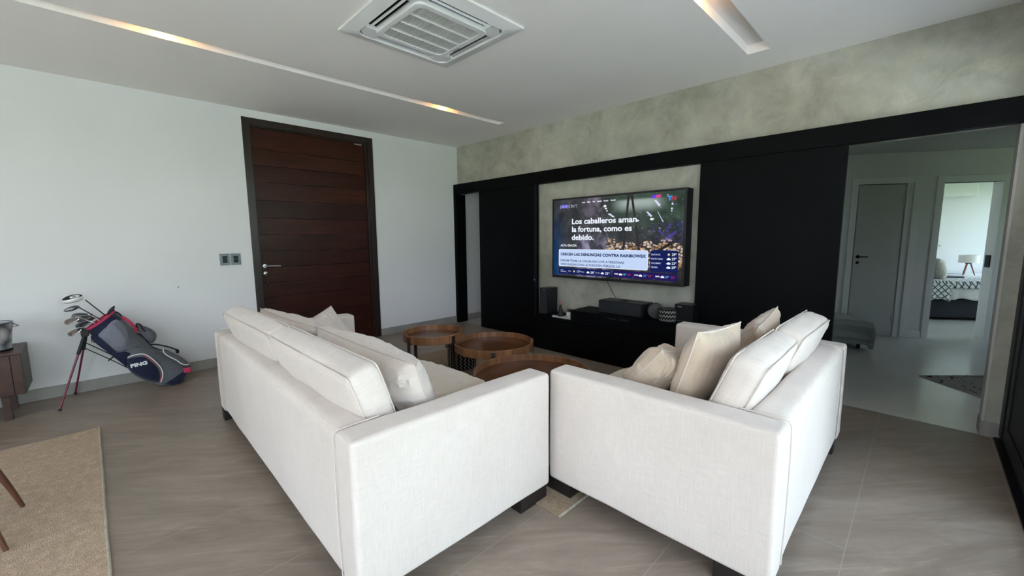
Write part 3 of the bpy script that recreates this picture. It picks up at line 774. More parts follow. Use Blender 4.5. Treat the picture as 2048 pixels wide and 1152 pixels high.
slot_lamp(2.93, 3.957, H + .07, 'warm lamp near the concrete wall in the slot above the entrance door', 2.0)
slot_lamp(2.80, 1.060, H + .07, 'warm lamp in the ceiling slot beyond the air conditioner', 2.6)

# ------------------------------------------------------------------ ceiling cassette air conditioner
ac = thing('ceiling_air_conditioner', 'square white cassette air conditioner with slatted grille in the ceiling', 'air conditioner', (1.779, 2.546, H))
def rrect(hx, hy, r, n=6):
    out = []
    for cx, cy, a0 in ((hx - r, hy - r, 0), (-hx + r, hy - r, 90), (-hx + r, -hy + r, 180), (hx - r, -hy + r, 270)):
        for k in range(n + 1):
            a = math.radians(a0 + 90 * k / n); out.append((cx + r * math.cos(a), cy + r * math.sin(a)))
    return out
def ringstrip(bm, loops, mat=0, close=False):
    rs = [[bm.verts.new(p) for p in lp] for lp in loops]
    n = len(rs[0])
    for a, b_ in zip(rs, rs[1:]):
        for i in range(n):
            f = bm.faces.new((a[i], a[(i + 1) % n], b_[(i + 1) % n], b_[i])); f.material_index = mat
    if close: f = bm.faces.new(rs[-1]); f.material_index = mat
M_ac = mat_noise('white_ac_plastic', (.74, .74, .72), (.78, .78, .76), 4, .35, bmp=0)
hs = .457
bm = NB()
L3 = lambda pts, z: [(x, y, z) for x, y in pts]
ringstrip(bm, [L3(rrect(hs, hs, .006), 0), L3(rrect(hs, hs, .006), -.012), L3(rrect(hs - .080, hs - .080, .07), -.030), L3(rrect(hs - .086, hs - .086, .07), -.032), L3(rrect(hs - .092, hs - .092, .065), -.024), L3(rrect(hs - .092, hs - .092, .065), -.004)])
obj('outer_panel', bm, M_ac, ac)
bm = NB(); box(bm, -.36, .36, -.36, .36, -.004, -.001); obj('slot_shade_sheet', bm, M_black, ac, smooth=False)  # shallow black sheet standing in for the shade inside the air slots
bm = NB(); hi = .288
ringstrip(bm, [L3(rrect(hi, hi, .06), -.004), L3(rrect(hi, hi, .06), -.034), L3(rrect(hi - .006, hi - .006, .055), -.040), L3(rrect(hi - .045, hi - .045, .04), -.040), L3(rrect(hi - .048, hi - .048, .035), -.034)])
for sx, sy in ((1, 1), (1, -1), (-1, 1), (-1, -1)):       # moulded corners that bridge to the outer panel
    v = [(.22 * sx, .345 * sy), (.345 * sx, .22 * sy), (.355 * sx, .30 * sy), (.30 * sx, .355 * sy)]
    v = [(.235 * sx, .36 * sy), (.235 * sx, .28 * sy), (.28 * sx, .235 * sy), (.36 * sx, .235 * sy), (.36 * sx, .31 * sy), (.31 * sx, .36 * sy)]
    a = [bm.verts.new((x, y, -.030)) for x, y in v]; b_ = [bm.verts.new((x, y, -.004)) for x, y in v]
    bm.faces.new(a); n6 = len(v)
    for i in range(n6): bm.faces.new((a[i], a[(i + 1) % n6], b_[(i + 1) % n6], b_[i]))
obj('grille_frame', bm, M_ac, ac)
for k in range(4):
    bm = NB(); M4 = Matrix.Rotation(PI / 2 * k, 4, 'Z') @ Matrix.Translation((0, .332, -.020)) @ RX(70)
    box(bm, -.235, .235, -.008, .008, -.0018, .0018, bev=.0008, M=M4)
    obj('air_flap', bm, M_ac, ac)
bm = NB(); box(bm, -.245, .245, -.245, .245, -.020, -.012)
obj('filter', bm, mat_noise('grey_filter_mesh', (.012, .012, .012), (.025, .025, .025), 200, .8, bmp=.2), ac, smooth=False)
bm = NB(); hg = .25; nf = 46
for i in range(nf):
    x = -hg + .008 + (2 * hg - .016) * i / (nf - 1); box(bm, x - .0016, x + .0016, -hg, hg, -.036, -.032)
for y in (-.125, 0, .125): 
    box(bm, -hg, hg, y - .0045, y + .0045, -.040, -.026)
obj('grille', bm, M_ac, ac, smooth=False)
bx('maker_badge', mat_noise('grey_badge', (.35, .35, .35), (.4, .4, .4), 5, .4, bmp=0), ac, .262, .282, .03, .11, -.0415, -.0395, bev=.0005)
# small ceiling hatch at the top edge
bm = NB(); box(bm, 1.66, 2.03, 1.62, 1.905, H - .006, H, bev=.001); tag(obj('ceiling_hatch', bm, M_ceil), 'small flat white hatch in the ceiling beside the air conditioner', 'hatch')
bm = NB(); ringstrip(bm, [L3(rrect(.150, .108, .004), 0), L3(rrect(.143, .101, .004), -.0015), L3(rrect(.136, .094, .004), 0)]); o = obj('hatch_lid', bm, M_ceil, bpy.data.objects['ceiling_hatch']); o.location = (1.845, 1.762, H - .006)

# ------------------------------------------------------------------ light switches, wall dot
for i, (x0, x1) in enumerate(((.945, 1.038), (1.048, 1.142))):
    t = thing('light_switch', ('grey metal switch plate farther from the entrance door', 'grey metal switch plate nearest the entrance door frame')[i], 'switch', (0, 0, 0), 0, 'switch plates beside the entrance door')
    bx('switch_plate', mat_noise('blue_grey_plate', (.14, .16, .19), (.18, .20, .23), 9, .35, metal=.4, bmp=0), t, x0, x1, YW - .010, YW, 1.125, 1.252, bev=.002)
    for k in range(3 if i == 0 else 2):
        z0 = 1.150 + k * (.077 / (3 if i == 0 else 2)); bx('rocker', M_blacksat, t, x0 + .024, x1 - .024, YW - .014, YW - .009, z0 + .001, z0 + .077 / (3 if i == 0 else 2) - .001, bev=.001)
bm = NB(); lathe(bm, [(0, 0), (.006, 0), (.005, .003), (0, .0035)], 12, M=axis_m((.566, YW, .92), (0, -1, 0)))
tag(obj('wall_screw', bm, M_blacksat), 'tiny dark screw left in the bare white wall', 'screw')

# ------------------------------------------------------------------ sofas
def sofa(name, label, origin, rz, depth, length, flip):
    t = thing(name, label, 'sofa', origin, rz)
    def mp(d0, d1, l0, l1): return (l0, l1, d0, d1) if flip else (d0, d1, l0, l1)
    def kk(a, b, c): return (b, a, c) if flip else (a, b, c)
    z0, z1 = .080, .700
    A = .15
    sb('arm', M_linen, t, *mp(0, depth, 0, A), z0, z1 - .002, r=.022, k=kk(18, 4, 10), amp=.0035, freq=3.5, seed=1, bulge=((.004, 0, .004) if flip else (0, .004, .004)))
    sb('arm', M_linen, t, *mp(0, depth, length - A, length), z0, z1, r=.022, k=kk(18, 4, 10), amp=.0035, freq=3.5, seed=2, bulge=((.004, 0, .004) if flip else (0, .004, .004)))
    sb('backrest', M_linen, t, *mp(.004, .160, A + .001, length - A - .001), z0, z1 - .003, r=.045, k=kk(4, 30, 10), amp=.004, freq=3, seed=3)
    sb('seat_base', M_linen, t, *mp(.17, depth - .03, A, length - A), z0, .30, r=.02, k=kk(8, 20, 3))
    # seams where arm and back meet
    for i, l in enumerate((A, length - A)):
        bm = NB(); P = lambda d, z: ((l, d, z) if flip else (d, l, z))
        tube(bm, smooth_path([P(.002, z0 + .02), P(-.003, .3), P(-.003, .62), P(.006, z1 - .010), P(.045, z1 - .002), P(.18, z1)], 6), .0030, 6); obj('piping', bm, M_linen, t)
    n = 2; w = (length - 2 * A - .01) / n
    for i in range(n):
        l0 = A + .005 + i * w
        sb('seat_cushion', M_linenseat, t, *mp(.372, depth + .015, l0 + .002, l0 + w - .002), .30, .505, r=.05, k=kk(26, 70, 6), bulge=(.012, .0, .07) if not flip else (0, .012, .07),
           amp=.006, freq=4, seed=5 + i + (7 if flip else 0), fold=(.010 if (not flip and i == 0) else .0022))
    for d in (.03, depth - .12):
        for l in (.015, length - .195 if flip else length - .115):
            if flip: bx('leg', M_legwood, t, l + .0, l + .09, d - .02, d + .11 + (.07 if d > .5 else .07) - .0, 0, z0 + .01, bev=.003)
            else: bx('leg', M_legwood, t, d - .03 if d < .5 else d - .09, d + .14 - (.0 if d < .5 else .03), l, l + .08, 0, z0 + .01, bev=.003)
    return t
SA = sofa('sofa', 'cream fabric sofa with its back to the golf bag and dining rug', (.553, 1.345, 0), -.0127, 1.06, 2.535, False)
SB = sofa('sofa', 'shorter cream fabric sofa standing beside the garden windows, facing the entrance door wall', (1.657, .303, 0), 0.0, 1.078, 1.745, True)

def back_cushion(name, label, loc, M3, w, h, t, mat, seed, bulge=.03, amp=.010, fold=.0022, r=.048, group=None):
    bm = softbox(w, t, h, r=r, k=(30, 4, 16), bulge=(.006, bulge, .006), amp=amp, freq=4.5, seed=seed, fold=fold)
    o = obj(name, bm, mat, angle=70); o.matrix_world = Matrix.Translation(loc) @ M3
    tag(o, label, 'cushion', group)
    return o
def box_piping(o, w, h, t, rr=.0032, mat=None, b=.0):
    for s in (-1, 1):
        pts = [Vector((x, s * (t / 2 - .010), z)) for x, z in rrect(w / 2 - .006, h / 2 - .006, .03, 5)]; pts.append(pts[0])
        bm = NB(); tube(bm, pts, rr, 6, cap=False); obj('piping', bm, mat or M_linen, o)
# first sofa: width runs along y.  local x -> +y, local y (thickness) -> -x side
GA = 'back cushions of the sofa beside the dining rug'
R90 = RZ(90)
def leanA(t, tw=0): return R90 @ RZ(tw) @ RX(t)
c = back_cushion('back_cushion', 'smooth boxy back cushion nearer the camera, leaning over back of the longer sofa', (.765, 2.055, .668), leanA(-18) , 1.06, .47, .145, M_linen, 11, .018, group=GA); box_piping(c, 1.06, .47, .145)
c = back_cushion('back_cushion', 'smooth boxy back cushion at the switch plate end of the longer sofa', (.765, 3.15, .668), leanA(-20, 1), 1.08, .47, .145, M_linen, 12, .020, group=GA); box_piping(c, 1.08, .47, .145)
def softpillow(name, label, loc, rot, w, h, t, seed, mat, wr=.01, group=None, cat='cushion'):
    return place_pillow(name, label, w, h, t, loc, rot, mat, seed, cat=cat, wr=wr, group=group)
softpillow('loose_cushion', 'long wrinkled cushion with centre seam in front of the near back cushion', (.985, 2.06, .695), leanA(-23, 0), 1.14, .38, .27, 21, M_linen, .0085, 'loose long cushions on the longer sofa')
softpillow('loose_cushion', 'long soft cushion in front of the back cushion by the far arm', (.955, 3.12, .700), leanA(-24, 2), 1.06, .37, .25, 22, M_linen, .0085, 'loose long cushions on the longer sofa')
softpillow('throw_pillow', 'square cream throw pillow leaning on far arm of the longer sofa', (1.245, 3.47, .635), RZ(4) @ RX(-34) @ RY(-22), .46, .31, .15, 23, M_linen, .006, cat='pillow')
# second sofa: cushions lean towards -y
GB = 'back cushions of the shorter sofa'
def leanB(t, tw=0): return RZ(tw) @ RX(t)
c = back_cushion('back_cushion', 'pale boxy back cushion nearest the camera on the shorter sofa', (2.165, .555, .665), leanB(22, 1), .70, .49, .145, M_linen, 14, .020, group=GB); box_piping(c, .70, .49, .145)
c = back_cushion('back_cushion', 'pale boxy back cushion at the television end of the shorter sofa', (2.87, .540, .675), leanB(22, -1), .73, .49, .150, M_linen, 15, .022, group=GB); box_piping(c, .73, .49, .15)
GP = 'satin throw pillows on the shorter sofa'
place_pillow('throw_pillow', 'large upright square satin pillow with white piped edge on shorter sofa', .46, .46, .17, (2.10, .735, .745), RZ(-6) @ RX(17) @ RY(2), M_satin, 31, cat='pillow', wr=.0032, group=GP, seammat=M_linen)
place_pillow('throw_pillow', 'satin pillow behind the large upright one, its corner pointing up', .46, .44, .17, (2.72, .68, .735), RZ(4) @ RX(20) @ RY(-7), M_satin, 32, cat='pillow', wr=.0045, group=GP)
place_pillow('throw_pillow', 'small rounded satin pillow lying before the large upright one', .38, .38, .20, (2.06, .95, .675), RZ(-18) @ RX(38) @ RY(14), M_satin, 33, cat='pillow', wr=.011, group=GP)

# ------------------------------------------------------------------ rugs
def rug(name, label, x0, x1, y0, y1, mat, edges, rz=0):
    t = thing(name, label, 'rug', (x0, y0, 0), rz)
    bm = NB(); box(bm, 0, x1 - x0, 0, y1 - y0, .0005, .008, bev=.002); obj('weave', bm, mat, t)
    L, W = x1 - x0, y1 - y0
    for e in edges:
        a, b_ = {'x0': ((0, 0), (0, W)), 'x1': ((L, 0), (L, W)), 'y0': ((0, 0), (L, 0)), 'y1': ((0, W), (L, W))}[e]
        n = 40; bm = NB()
        tube(bm, [(a[0] + (b_[0] - a[0]) * k / n + random.uniform(-.0012, .0012), a[1] + (b_[1] - a[1]) * k / n + random.uniform(-.0012, .0012), .007) for k in range(n + 1)], .0065, 8)
        obj('bound_edge', bm, M_jedge, t)
    return t
rug('jute_rug', 'flat woven jute rug under the round coffee tables', 1.517, 3.50, 1.192, 4.20, M_jute2, ('y0',))
rug('jute_rug', 'coarse tan jute rug under the dining chair at the corner by the cabinet', -3.0, -.07, .9, 4.272, M_jute, ('x1',), .012)

# ------------------------------------------------------------------ coffee tables
def tray_table(label, cx, cy, r, h, a0):
    t = thing('coffee_table', label, 'coffee table', (cx, cy, .008), 0, 'round walnut tray tables')
    h -= .008
    bm = NB(); lathe(bm, [(r - .012, h - .060), (r - .012, h - .003), (r - .009, h), (r - .003, h), (r, h - .003), (r, h - .072), (r - .003, h - .075), (r - .012, h - .075)], 96)
    obj('tray_rim', bm, M_rim, t)
    bm = NB(); lathe(bm, [(0, h - .052), (r - .012, h - .052), (r - .012, h - .074), (0, h - .074)], 96); obj('table_top', bm, M_tray, t)
    for k in range(4):
        a = math.radians(a0 + 90 * k); bm = NB(); M = Matrix.Rotation(a, 4, 'Z')
        box(bm, r - .001, r + .007, -.019, .019, 0, h - .012, bev=.0015, M=M)
        box(bm, r - .055, r, -.019, .019, h - .083, h - .076, bev=.001, M=M)
        obj('leg', bm, M_gunmetal, t)
    return t
tray_table('smallest and tallest round walnut tray table, nearest the white wall', 2.212, 3.285, .284, .52, 185)
tray_table('middle round walnut tray table beside the zigzag basket', 2.566, 2.812, .372, .440, 137)
tray_table('largest and lowest round walnut tray table, nearest both sofas', 2.255, 2.045, .446, .396, 60)

def mat_zigzag(name, sx, sz, dark, light, th=.5):
    m, n, l, b = base_mat(name, rough=.85, spec=.15)
    c = n.new('ShaderNodeTexCoord'); s = n.new('ShaderNodeSeparateXYZ'); l.new(c.outputs['Object'], s.inputs[0])
    def M(op, a, d=None):
        q = n.new('ShaderNodeMath'); q.operation = op
        for i, z in enumerate((a, d)):
            if z is None: continue
            if isinstance(z, (int, float)): q.inputs[i].default_value = z
            else: l.new(z, q.inputs[i])
        return q.outputs[0]
    ang = M('ARCTAN2', s.outputs[1], s.outputs[0])
    zz = M('ABSOLUTE', M('SUBTRACT', M('FRACT', M('MULTIPLY', s.outputs[2], sz)), .5))
    f = M('FRACT', M('ADD', M('MULTIPLY', ang, sx), M('MULTIPLY', zz, 1.15)))
    l.new(mixc(n, l, M('LESS_THAN', f, th), dark, light), b.inputs['Base Color'])
    return m
bk = thing('basket', 'black basket with white zigzag pattern and rope handle beside the tables', 'basket', (2.69, 3.46, .008))
bm = NB(); lathe(bm, [(0, .004), (.135, .004), (.150, .02), (.155, .12), (.150, .252), (.146, .256), (.140, .25), (.145, .12), (.13, .02), (0, .012)], 64)
obj('basket_body', bm, mat_zigzag('zigzag_weave', 3.5, 26.0, (.012, .010, .011), (.40, .35, .31), .36), bk)
bm = NB(); tube(bm, smooth_path([(-.135, .04, .225), (-.165, .055, .26), (-.150, .03, .285), (-.10, -.04, .292), (-.06, -.10, .28), (-.045, -.148, .24)]), .014, 10)
obj('rope_handle', bm, M_rope, bk)

# ------------------------------------------------------------------ media stand and what stands on it
ms = thing('media_stand', 'long black low media stand under the television', 'media stand', (0, 0, 0))
bx('cabinet_body', M_black, ms, 3.875, 4.240, 1.56, 3.478, .0, .395, bev=.002)
bx('cabinet_top', M_black, ms, 3.862, 4.245, 1.55, 3.483, .395, .422, bev=.002)
for y0, y1 in ((1.57, 2.20), (2.205, 2.835), (2.84, 3.47)): bx('door', M_black, ms, 3.860, 3.876, y0, y1, .02, .388, bev=.0015)
up = bx('upper_drawer', M_black, ms, 3.862, 4.245, 1.55, 2.886, .423, .552, bev=.002)
for y in (2.335, 2.185): bx('handle', mat_noise('blue_black_gloss', (.02, .025, .032), (.03, .036, .045), 5, .25, bmp=0), up, 3.857, 3.863, y - .055, y + .055, .512, .530, bev=.001)

sp = thing('centre_speaker', 'long black centre speaker lying under the television', 'speaker', (0, 0, .552))
bx('cabinet_body', M_blacksat, sp, 3.965, 4.20, 2.035, 2.568, 0, .142, bev=.002)
bx('speaker_grille', mat_noise('black_speaker_cloth', (.008, .009, .012), (.013, .015, .02), 120, .8, bmp=.2, bscale=300), sp, 3.958, 3.966, 2.045, 2.558, .008, .134, bev=.002)
bm = NB(); lathe(bm, [(0, 0), (.034, 0), (.030, .010), (.012, .016), (0, .017)], 20, c=(4.08, 2.30, .694)); box(bm, 4.04, 4.12, 2.25, 2.35, .694, .700, bev=.002)
tag(obj('receiver_puck', bm, M_blacksat), 'small flat black device on top of the centre speaker', 'device')
bm = NB(); pz = smooth_path([(4.15, 2.60, .905), (4.17, 2.56, .84), (4.19, 2.53, .76), (4.20, 2.49, .703)]); tube(bm, pz, .0035, 6)
tag(obj('power_cord', bm, M_blacksat), 'thin black cord hanging from the television to the speaker', 'cord')
ts = thing('tall_speaker', 'upright black bookshelf speaker at the left end of the media stand', 'speaker', (4.06, 3.42, .422), math.radians(0))
bx('cabinet_body', M_blacksat, ts, -.07, .13, -.075, .055, 0, .335, bev=.002)
bx('speaker_grille', mat_noise('charcoal_speaker_cloth', (.012, .012, .014), (.018, .018, .022), 120, .8, bmp=.2, bscale=300), ts, -.078, -.070, -.070, .050, .01, .325, bev=.002)
bx('metal_badge', M_steel, ts, -.081, -.078, -.045, -.005, .312, .318, bev=.0005)
rs = thing('small_speaker', 'small black cube speaker with pale badge at the right end of stand', 'speaker', (4.05, 1.63, .552))
bx('cabinet_body', M_blacksat, rs, -.06, .10, -.105, .075, 0, .185, bev=.002)
bx('metal_badge', M_steel, rs, -.063, -.060, .005, .045, .158, .166, bev=.0005)
bx('control_strip', M_gunmetal, rs, -.063, -.060, -.03, .05, .022, .026, bev=.0005)
rd = thing('round_speaker', 'round dark mesh speaker beside the centre speaker', 'speaker', (4.03, 1.925, .552))
bm = NB(); M5 = Matrix.Translation((0, 0, .083)) @ axis_m((0, 0, 0), (-.80, -.55, .15))
lathe(bm, [(0, -.05), (.065, -.05), (.080, -.03), (.083, .02), (.078, .035)], 40, M=M5); obj('shell', bm, M_blacksat, rd)
bm = NB(); lathe(bm, [(.078, .034), (.070, .040), (.035, .048), (0, .050)], 40, M=M5); obj('speaker_grille', bm, mat_noise('brown_mesh', (.022, .019, .019), (.045, .040, .038), 90, .6, bmp=.5, bscale=180), rd)
def mat_tribal():
    m, n, l, b = base_mat('patterned_bowl', rough=.7, spec=.2)
    c = n.new('ShaderNodeTexCoord'); s = n.new('ShaderNodeSeparateXYZ'); l.new(c.outputs['Object'], s.inputs[0])
    def M(op, a, d=None):
        q = n.new('ShaderNodeMath'); q.operation = op
        for i, z in enumerate((a, d)):
            if z is None: continue
            if isinstance(z, (int, float)): q.inputs[i].default_value = z
            else: l.new(z, q.inputs[i])
        return q.outputs[0]
    ang = M('ARCTAN2', s.outputs[1], s.outputs[0])
    z = M('FRACT', M('MULTIPLY', s.outputs[2], 24.0))
    tri = M('ABSOLUTE', M('SUBTRACT', M('FRACT', M('MULTIPLY', ang, 3.2)), .5))
    d = M('ABSOLUTE', M('SUBTRACT', M('SUBTRACT', z, M('MULTIPLY', tri, 1.1)), .2))
    l.new(mixc(n, l, M('LESS_THAN', d, .13), (.012, .011, .012), (.42, .39, .36)), b.inputs['Base Color'])
    return m
bw = thing('patterned_bowl', 'black drum bowl with white zigzag bands beside the small speaker', 'bowl', (4.00, 1.775, .552))
bm = NB(); lathe(bm, [(0, .002), (.078, .002), (.088, .02), (.090, .06), (.088, .10), (.084, .122), (.080, .120), (.083, .10), (.084, .03), (0, .02)], 48); obj('bowl_body', bm, mat_tribal(), bw)
bm = NB(); lathe(bm, [(.080, .116), (.086, .118), (.087, .128), (.080, .130), (.06, .124), (0, .120)], 48); obj('bowl_rim', bm, M_blacksat, bw)
# tray, cone and potted cactus
tr = thing('serving_tray', 'small white marble tray on the lower part of stand', 'tray', (3.97, 3.06, .422))
bm = softbox(.12, .30, .012, r=.005, k=(3, 4, 2)); tf(bm, Matrix.Translation((0, 0, .006))); obj('tray_plate', bm, mat_noise('white_marble', (.72, .70, .68), (.55, .53, .52), 8, .25, bmp=0), tr)
bm = NB(); tube(bm, smooth_path([(0, .15, .006), (-.01, .165, .012), (-.02, .158, .016)]), .004, 8); obj('handle', bm, M_chrome, tr)
cn = thing('incense_cone', 'dark tapering bark cone with reddish tip on white tray', 'ornament', (3.975, 3.12, .434))
bm = NB(); pr_ = []
for k in range(9): pr_.append((.040 * (1 - k / 9.0) ** .8 + .004 * math.sin(k * 2.3), .155 * k / 8))
lathe(bm, [(0, 0)] + pr_ + [(0, .158)], 14)
for v in bm.verts: v.co += noise.noise_vector(v.co * 40) * .006
obj('bark_body', bm, mat_noise('dark_bark', (.012, .010, .010), (.045, .035, .03), 60, .9, bmp=.6), cn)
bm = NB(); tube(bm, [(0, 0, .14), (.002, .004, .175), (.0, .006, .215)], [.010, .006, .001], 8); obj('red_tip', bm, mat_noise('terracotta_red', (.30, .09, .06), (.40, .14, .09), 30, .7, bmp=0), cn)
pt = thing('succulent_pot', 'white ceramic pot with small dark succulent on the tray', 'potted plant', (3.975, 2.985, .434))
bm = NB(); lathe(bm, [(0, 0), (.026, 0), (.038, .018), (.040, .045), (.034, .066), (.030, .068), (.032, .045), (0, .04)], 32); obj('pot', bm, mat_noise('white_ceramic', (.80, .80, .79), (.75, .75, .74), 6, .2, bmp=0), pt)
bm = NB(); lathe(bm, [(0, 0), (.012, 0), (.014, .012), (.010, .030), (0, .032)], 20, M=Matrix.Translation((-.03, -.035, .055)) @ RX(70)); obj('spout', bm, mat_noise('white_ceramic_spout', (.80, .80, .79), (.75, .75, .74), 6, .2, bmp=0), pt)
bm = NB()
for k in range(22):
    a = k * 2.4; r_ = .006 + .026 * (k / 22.0); z = .062
    tube(bm, [(r_ * .4 * math.cos(a), r_ * .4 * math.sin(a), z), (r_ * math.cos(a), r_ * math.sin(a), z + .022 + .012 * math.sin(k * 1.7)), (r_ * 1.5 * math.cos(a), r_ * 1.5 * math.sin(a), z + .038 + .016 * math.sin(k * 2.1))], [.005, .006, .001], 6)
obj('succulent_leaves', bm, mat_noise('dark_succulent', (.02, .03, .02), (.05, .06, .04), 30, .6, bmp=0), pt)

# ------------------------------------------------------------------ television
TX = 4.05; Y0, Y1, TZ0, TZ1 = 1.653, 3.318, .902, 1.868
tv = thing('television', 'large wall mounted television showing a news broadcast', 'television', (0, 0, 0))
bm = NB(); box(bm, TX + .01, 4.20, Y0, Y1, TZ0, TZ1, bev=.004); box(bm, 4.19, XW, Y0 + .45, Y1 - .45, 1.2, 1.6)
obj('tv_body', bm, M_blackmetal, tv)
bm = NB(); B = .022
for a in ((Y0, Y1, TZ1 - B, TZ1), (Y0, Y1, TZ0, TZ0 + .030), (Y0, Y0 + B, TZ0 + .03, TZ1 - B), (Y1 - B, Y1, TZ0 + .03, TZ1 - B)): box(bm, TX, TX + .012, *a, bev=.002)
obj('bezel', bm, mat_noise('black_bezel', (.008, .008, .009), (.012, .012, .013), 9, .3, bmp=0), tv)
def mat_screen():
    """the picture on the panel: dark green haze, blue-lit left side, grey rocks, pile of coins"""
    m = bpy.data.materials.new('television_picture'); m.use_nodes = True; n = m.node_tree.nodes; l = m.node_tree.links; n.clear()
    out = n.new('ShaderNodeOutputMaterial'); em = n.new('ShaderNodeEmission'); gl = n.new('ShaderNodeBsdfGlossy'); gl.inputs['Roughness'].default_value = .12; gl.inputs[0].default_value = (.04, .04, .04, 1)
    ad = n.new('ShaderNodeAddShader'); l.new(em.outputs[0], ad.inputs[0]); l.new(gl.outputs[0], ad.inputs[1]); l.new(ad.outputs[0], out.inputs[0])
    g = n.new('ShaderNodeTexCoord'); s = n.new('ShaderNodeSeparateXYZ'); l.new(g.outputs['Object'], s.inputs[0])
    def M(op, a, d=None, e=None):
        q = n.new('ShaderNodeMath'); q.operation = op
        for i, z in enumerate((a, d, e)):
            if z is None: continue
            if isinstance(z, (int, float)): q.inputs[i].default_value = z
            else: l.new(z, q.inputs[i])
        return q.outputs[0]
    def sm(v, a, b_):
        q = n.new('ShaderNodeMapRange'); q.interpolation_type = 'SMOOTHSTEP'; l.new(v, q.inputs[0]); q.inputs[1].default_value = a; q.inputs[2].default_value = b_; return q.outputs[0]
    U, V = M('MULTIPLY', M('SUBTRACT', s.outputs[1], Y1), -1 / (Y1 - Y0)), M('MULTIPLY', M('SUBTRACT', s.outputs[2], TZ0), 1 / (TZ1 - TZ0))
    no = tex(n, 'ShaderNodeTexNoise', Scale=7.0, Detail=6.0, Distortion=.8); l.new(g.outputs['Object'], no.inputs['Vector'])
    dark = ramp(n, l, no.outputs[0], [(.35, (.010, .010, .014)), (.55, (.030, .032, .036)), (.72, (.07, .07, .09))])
    blue = M('SUBTRACT', 1.0, sm(U, .0, .16)); lowb = M('SUBTRACT', 1.0, sm(V, .2, .95))
    c = mixc(n, l, M('MULTIPLY', blue, lowb), dark, (.0, .030, .12))
    green = M('MULTIPLY', sm(U, .42, .55), sm(V, .5, .75))
    gc = ramp(n, l, no.outputs[0], [(.3, (.012, .025, .018)), (.6, (.035, .065, .045)), (.8, (.09, .13, .11))])
    c = mixc(n, l, M('MULTIPLY', green, .9), c, gc)
    rock = M('MULTIPLY', M('MULTIPLY', sm(U, .20, .30), M('SUBTRACT', 1.0, sm(U, .42, .50))), M('SUBTRACT', 1.0, sm(V, .40, .62)))
    rc = ramp(n, l, no.outputs[0], [(.35, (.03, .03, .045)), (.5, (.16, .15, .22)), (.68, (.33, .31, .47))])
    c = mixc(n, l, rock, c, rc)
    rock2 = M('MULTIPLY', M('MULTIPLY', sm(U, .24, .30), M('SUBTRACT', 1.0, sm(U, .40, .46))), sm(V, .68, .74))
    rc2 = ramp(n, l, no.outputs[0], [(.42, (.025, .022, .028)), (.6, (.10, .085, .12)), (.75, (.2, .17, .24))])
    c = mixc(n, l, rock2, c, rc2)
    glow = M('MULTIPLY', M('MULTIPLY', sm(U, .48, .62), M('SUBTRACT', 1.0, sm(U, .76, .90))), M('MULTIPLY', sm(V, .76, .88), M('SUBTRACT', 1.0, sm(V, .90, .94))))
    c = mixc(n, l, M('MULTIPLY', glow, .7), c, (.42, .50, .48))
    # coins
    vo = tex(n, 'ShaderNodeTexVoronoi', Scale=27.0); vo.voronoi_dimensions = '2D'
    cb = n.new('ShaderNodeCombineXYZ'); l.new(M('MULTIPLY', U, 1.72), cb.inputs[0]); l.new(M('MULTIPLY', V, 1.55), cb.inputs[1]); l.new(cb.outputs[0], vo.inputs['Vector'])
    coin = sm(vo.outputs['Distance'], .62, .28)
    cc = n.new('ShaderNodeSeparateColor'); l.new(vo.outputs['Color'], cc.inputs[0])
    ccol = ramp(n, l, cc.outputs[0], [(0, (.16, .085, .05)), (.3, (.42, .27, .14)), (.55, (.50, .40, .34)), (.8, (.70, .63, .58)), (1, (.26, .20, .27))])
    cm = mixc(n, l, coin, (.03, .018, .015), ccol)
    reg = M('MULTIPLY', sm(U, .44, .50), M('LESS_THAN', V, M('ADD', .45, M('MULTIPLY', M('SUBTRACT', no.outputs[0], .5), .3))))
    reg = M('MULTIPLY', reg, M('GREATER_THAN', V, .18))
    c = mixc(n, l, reg, c, cm)
    for (u0, k, w) in ((.70, .10, .008), (.60, -.05, .008)):
        line = M('LESS_THAN', M('ABSOLUTE', M('SUBTRACT', U, M('ADD', u0, M('MULTIPLY', M('SUBTRACT', .45, V), k)))), w)
        c = mixc(n, l, line, c, (.012, .010, .012))
    diag = M('LESS_THAN', M('ABSOLUTE', M('SUBTRACT', M('SUBTRACT', U, M('MULTIPLY', V, 1.05)), .45)), .018)
    c = mixc(n, l, M('MULTIPLY', diag, M('LESS_THAN', V, .5)), c, (.014, .012, .012))
    # glints on plastic sheeting
    n3 = tex(n, 'ShaderNodeTexNoise', Scale=20.0, Detail=3.0, Distortion=2.5); l.new(g.outputs['Object'], n3.inputs['Vector'])
    gl_ = M('MULTIPLY', M('MULTIPLY', M('GREATER_THAN', n3.outputs[0], .70), sm(U, .60, .70)), M('MULTIPLY', sm(V, .45, .50), M('SUBTRACT', 1.0, sm(V, .88, .93))))
    c = mixc(n, l, gl_, c, (.55, .55, .80))
    n4 = tex(n, 'ShaderNodeTexNoise', Scale=26.0, Detail=2.0); l.new(g.outputs['Object'], n4.inputs['Vector'])
    pu = M('MULTIPLY', M('MULTIPLY', M('GREATER_THAN', n4.outputs[0], .55), sm(U, .78, .84)), M('MULTIPLY', sm(V, .45, .5), M('SUBTRACT', 1.0, sm(V, .60, .68))))
    c = mixc(n, l, M('MULTIPLY', pu, .7), c, (.05, .04, .28))
    l.new(c, em.inputs[0]); em.inputs[1].default_value = 1.0
    return m
bm = NB(); box(bm, TX + .004, TX + .009, Y0 + B - .004, Y1 - B + .004, TZ0 + .026, TZ1 - B + .004); scr = obj('screen', bm, mat_screen(), tv, smooth=False)
TS = Matrix(((0, 0, -1, TX + .003), (-1, 0, 0, 0), (0, 1, 0, 0), (0, 0, 0, 1)))     # text plane: x right on screen, y up, z towards the room
